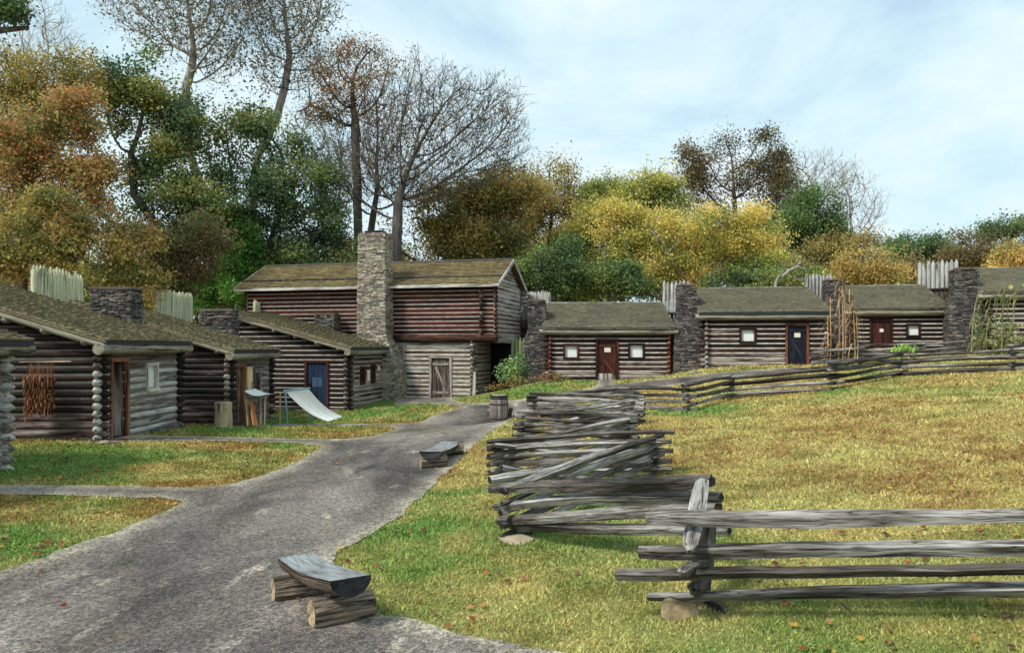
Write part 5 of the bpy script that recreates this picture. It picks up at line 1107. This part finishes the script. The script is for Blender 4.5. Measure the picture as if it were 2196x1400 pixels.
# ------------------------------------------------------------------ low plants
def shrub(name, label, cat, D, px, lobes, pal, natt=160, leaf=7, size=.06, sig=.08, group=None, step=.16, rb=.02):
    global NTREE; NTREE += 1; rs = np.random.RandomState(500 + NTREE); k = D / F; x = (px - CX) * k; z = zg(x, D)
    LB = []
    for l in lobes: c_ = P(l[0], l[1], D); LB.append((c_[0], D, c_[2], l[2] * k, l[2] * k * .8, l[3] * k))
    N, par = colonize(None, LB, natt, step, 9 * step, 1.4 * step, rs, [np.array([x, D, z - .05]), np.array([x, D, z + .12])])
    off = (x, D, z); root = thing(name, label, cat, off, 0, group); mb = MB(); r, ch, d = skeleton(mb, N, par, .004, rb, 4); mb.build('stem', M['bark_brown'], root, off=off)
    mb = MB(); leaves(mb, N[2:], leaf, sig, size, pal, rs, clump=.4, seed=NTREE); mb.build('foliage', M['leaf'], root, off=off, color=True); return root
shrub('shrub', 'leafy green shrub by the dark passage under the house overhang', 'shrub', 35.4, 1112, [(1108,785,34,24),(1092,802,28,20),(1125,798,24,26),(1118,766,20,14),(1080,785,14,10)], [lin(78,110,66), lin(104,136,76), lin(140,158,74), lin(98,128,88)], size=.1, natt=260, leaf=9, sig=.14)
shrub('fern_patch', 'low yellow-brown ferny plants below the green shrub', 'plants', 34.9, 1090, [(1085,822,30,12),(1110,818,26,14),(1060,832,24,6)], [lin(84,96,40), lin(140,120,50), lin(130,80,44)], size=.07, natt=140)
shrub('low_bush', 'reddish-brown low bush in front of the left corner of the red-door cabin', 'bush', 33.9, 1180, [(1165,810,28,13),(1195,808,26,12),(1212,815,14,7),(1145,815,18,10)], [lin(96,84,40), lin(120,74,44), lin(150,128,60), lin(74,92,44)], size=.07, natt=170)
shrub('garden_plant', 'bright yellow-green mound of leaves before the dark red door', 'plant', 30.0, 1932, [(1932,750,24,11),(1918,754,14,8),(1946,752,14,9)], [lin(96,132,44), lin(126,160,58), lin(150,176,76)], size=.08, natt=240, leaf=12)
shrub('garden_plant', 'ragged dull green plants at the foot of the sunflower stalks', 'plant', 31.5, 2140, [(2110,730,28,18),(2150,722,30,24),(2188,730,26,18),(2092,695,12,30),(2125,690,14,26),(2170,700,14,20)], [lin(96,104,60), lin(130,132,84), lin(150,146,104)], size=.1, natt=330, leaf=9)
def ribbon(mb, p, dr, L, wd, droop, c, n=6):
    p = np.array(p, float); dr = nrm(np.array(dr, float)); s = nrm(np.cross(dr, (0, 0, 1))); V = []
    for i in range(n):
        t_ = i / (n - 1); q = p + dr * L * t_ + np.array([0, 0, -droop * L * t_ ** 2 * 1.4 + .25 * L * math.sin(t_ * 3)]); w_ = wd * (1 - t_) ** .6 * (.5 + min(t_ * 4, .5))
        V += [q - s * w_ + [0, 0, w_ * .5], q + s * w_]
    i = np.arange(n - 1) * 2; mb.add(np.array(V), np.stack([i, i + 1, i + 3, i + 2], 1), c=c * R.uniform(.7, 1.2), smooth=True)
cpal = [lin(150,120,88), lin(180,152,118), lin(124,94,66), lin(166,138,106)]
for i, (px, h) in enumerate([(1772, 2.0), (1779, 2.7), (1797, 3.1), (1806, 3.4), (1812, 3.2), (1820, 3.0), (1833, 2.9), (1838, 2.2)]):
    D_ = 30.9 + (i % 3) * .35; x, y = XY(px, D_); z = zg(x, y); mb = MB(); n = 7
    st = MB(); lx = R.uniform(-.12, .12); pts = np.array([(x + lx * t_ + .03 * math.sin(t_ * 5), y, z + h * t_) for t_ in np.linspace(0, 1, n)])
    root = thing('corn_stalk', ['shortest dried corn stalk, at the left edge of the shock','dried corn stalk second from the left in the shock','dried corn stalk third from the left, with broad curled leaves','tallest dried corn stalk in the middle of the shock','dried corn stalk just right of the tallest one','dried corn stalk in the right half of the shock','dried corn stalk second from the right in the shock','short dried corn stalk at the right edge of the shock'][i], 'corn stalk', (x, y, z), 0, 'dried corn stalks in the garden')
    st.tube(pts, np.linspace(.028, .012, n), n=6, c=None) if False else st.tube(pts, np.linspace(.03, .014, n), n=6, wear=.6); st.build('stalk', M['board_tan'], root, off=(x, y, z))
    for j in range(15):
        t_ = R.uniform(.2, .99); a = R.choice([-1, 1]); p = (x + lx * t_, y, z + h * t_); ribbon(mb, p, (a, R.uniform(-.8, .3), R.uniform(-.1, .7)), R.uniform(.25, .65), R.uniform(.028, .05), R.uniform(.3, 1.1), cpal[R.randint(4)])
    mb.build('leaves', M['dry'], root, off=(x, y, z), color=True)
for i, (px, top, D_) in enumerate([(2092, 662, 31.6), (2107, 622, 31.2), (2112, 640, 31.9), (2130, 632, 31.3), (2146, 620, 31.7), (2162, 612, 31.2), (2166, 634, 32), (2176, 628, 31.5), (2193, 608, 31.3), (2215, 620, 31.6)]):
    x, y = XY(px, D_); z = zg(x, y); h = P(px, top, D_)[2] - z; st = MB(); n = 8; lx = R.uniform(.05, .45); root = thing('sunflower', ['short sunflower stalk at the left edge of the row, by the stone chimney','second sunflower stalk from the left, against the chimney','third sunflower stalk from the left, leaning on its neighbour','fourth sunflower stalk from the left, bending right','sunflower stalk in the middle of the row, before the dark eave','tall sunflower stalk just right of the middle of the row','sunflower stalk behind the taller one, right of the middle','third sunflower stalk from the right edge','tallest sunflower stalk, beside the right edge of the photo','sunflower stalk cut off by the right edge of the photo'][i], 'sunflower', (x - lx, y, z), 0, 'sunflower stalks by the rightmost cabin')
    pts = np.array([(x - lx + lx * t_ ** 2, y, z + h * math.sin(t_ * 1.5)) for t_ in np.linspace(0, 1, n)]); st.tube(pts, np.linspace(.022, .011, n), n=6, wear=.5); st.build('stalk', M['picket_green'], root, off=(x - lx, y, z))
    mb = MB()
    for j in range(10): t_ = R.uniform(.2, .95); q = pts[int(t_ * (n - 1))]; ribbon(mb, q, (R.choice([-1, 1]), R.uniform(-.7, .2), .1), R.uniform(.12, .3), R.uniform(.03, .06), R.uniform(.8, 1.8), [lin(120,124,64), lin(150,146,84), lin(104,112,60)][R.randint(3)])
    mb.build('leaves', M['dry'], root, off=(x - lx, y, z), color=True)
    mb = MB(); c_ = pts[-1] + [.06, -.04, -.05]; an = np.arange(12) / 12 * 6.283; hr = .09 if i in (5, 8) else .045; mb.add(np.concatenate([[c_], np.stack([c_[0] + np.cos(an) * hr, c_[1] - .02 + 0 * an, c_[2] + np.sin(an) * hr], 1)]), np.array([[0, a + 1, (a + 1) % 12 + 1] for a in range(12)]), c=lin(196,184,110) if i in (5, 8) else lin(96,92,56)); mb.build('flower_head', M['dry'], root, off=(x - lx, y, z), color=True)
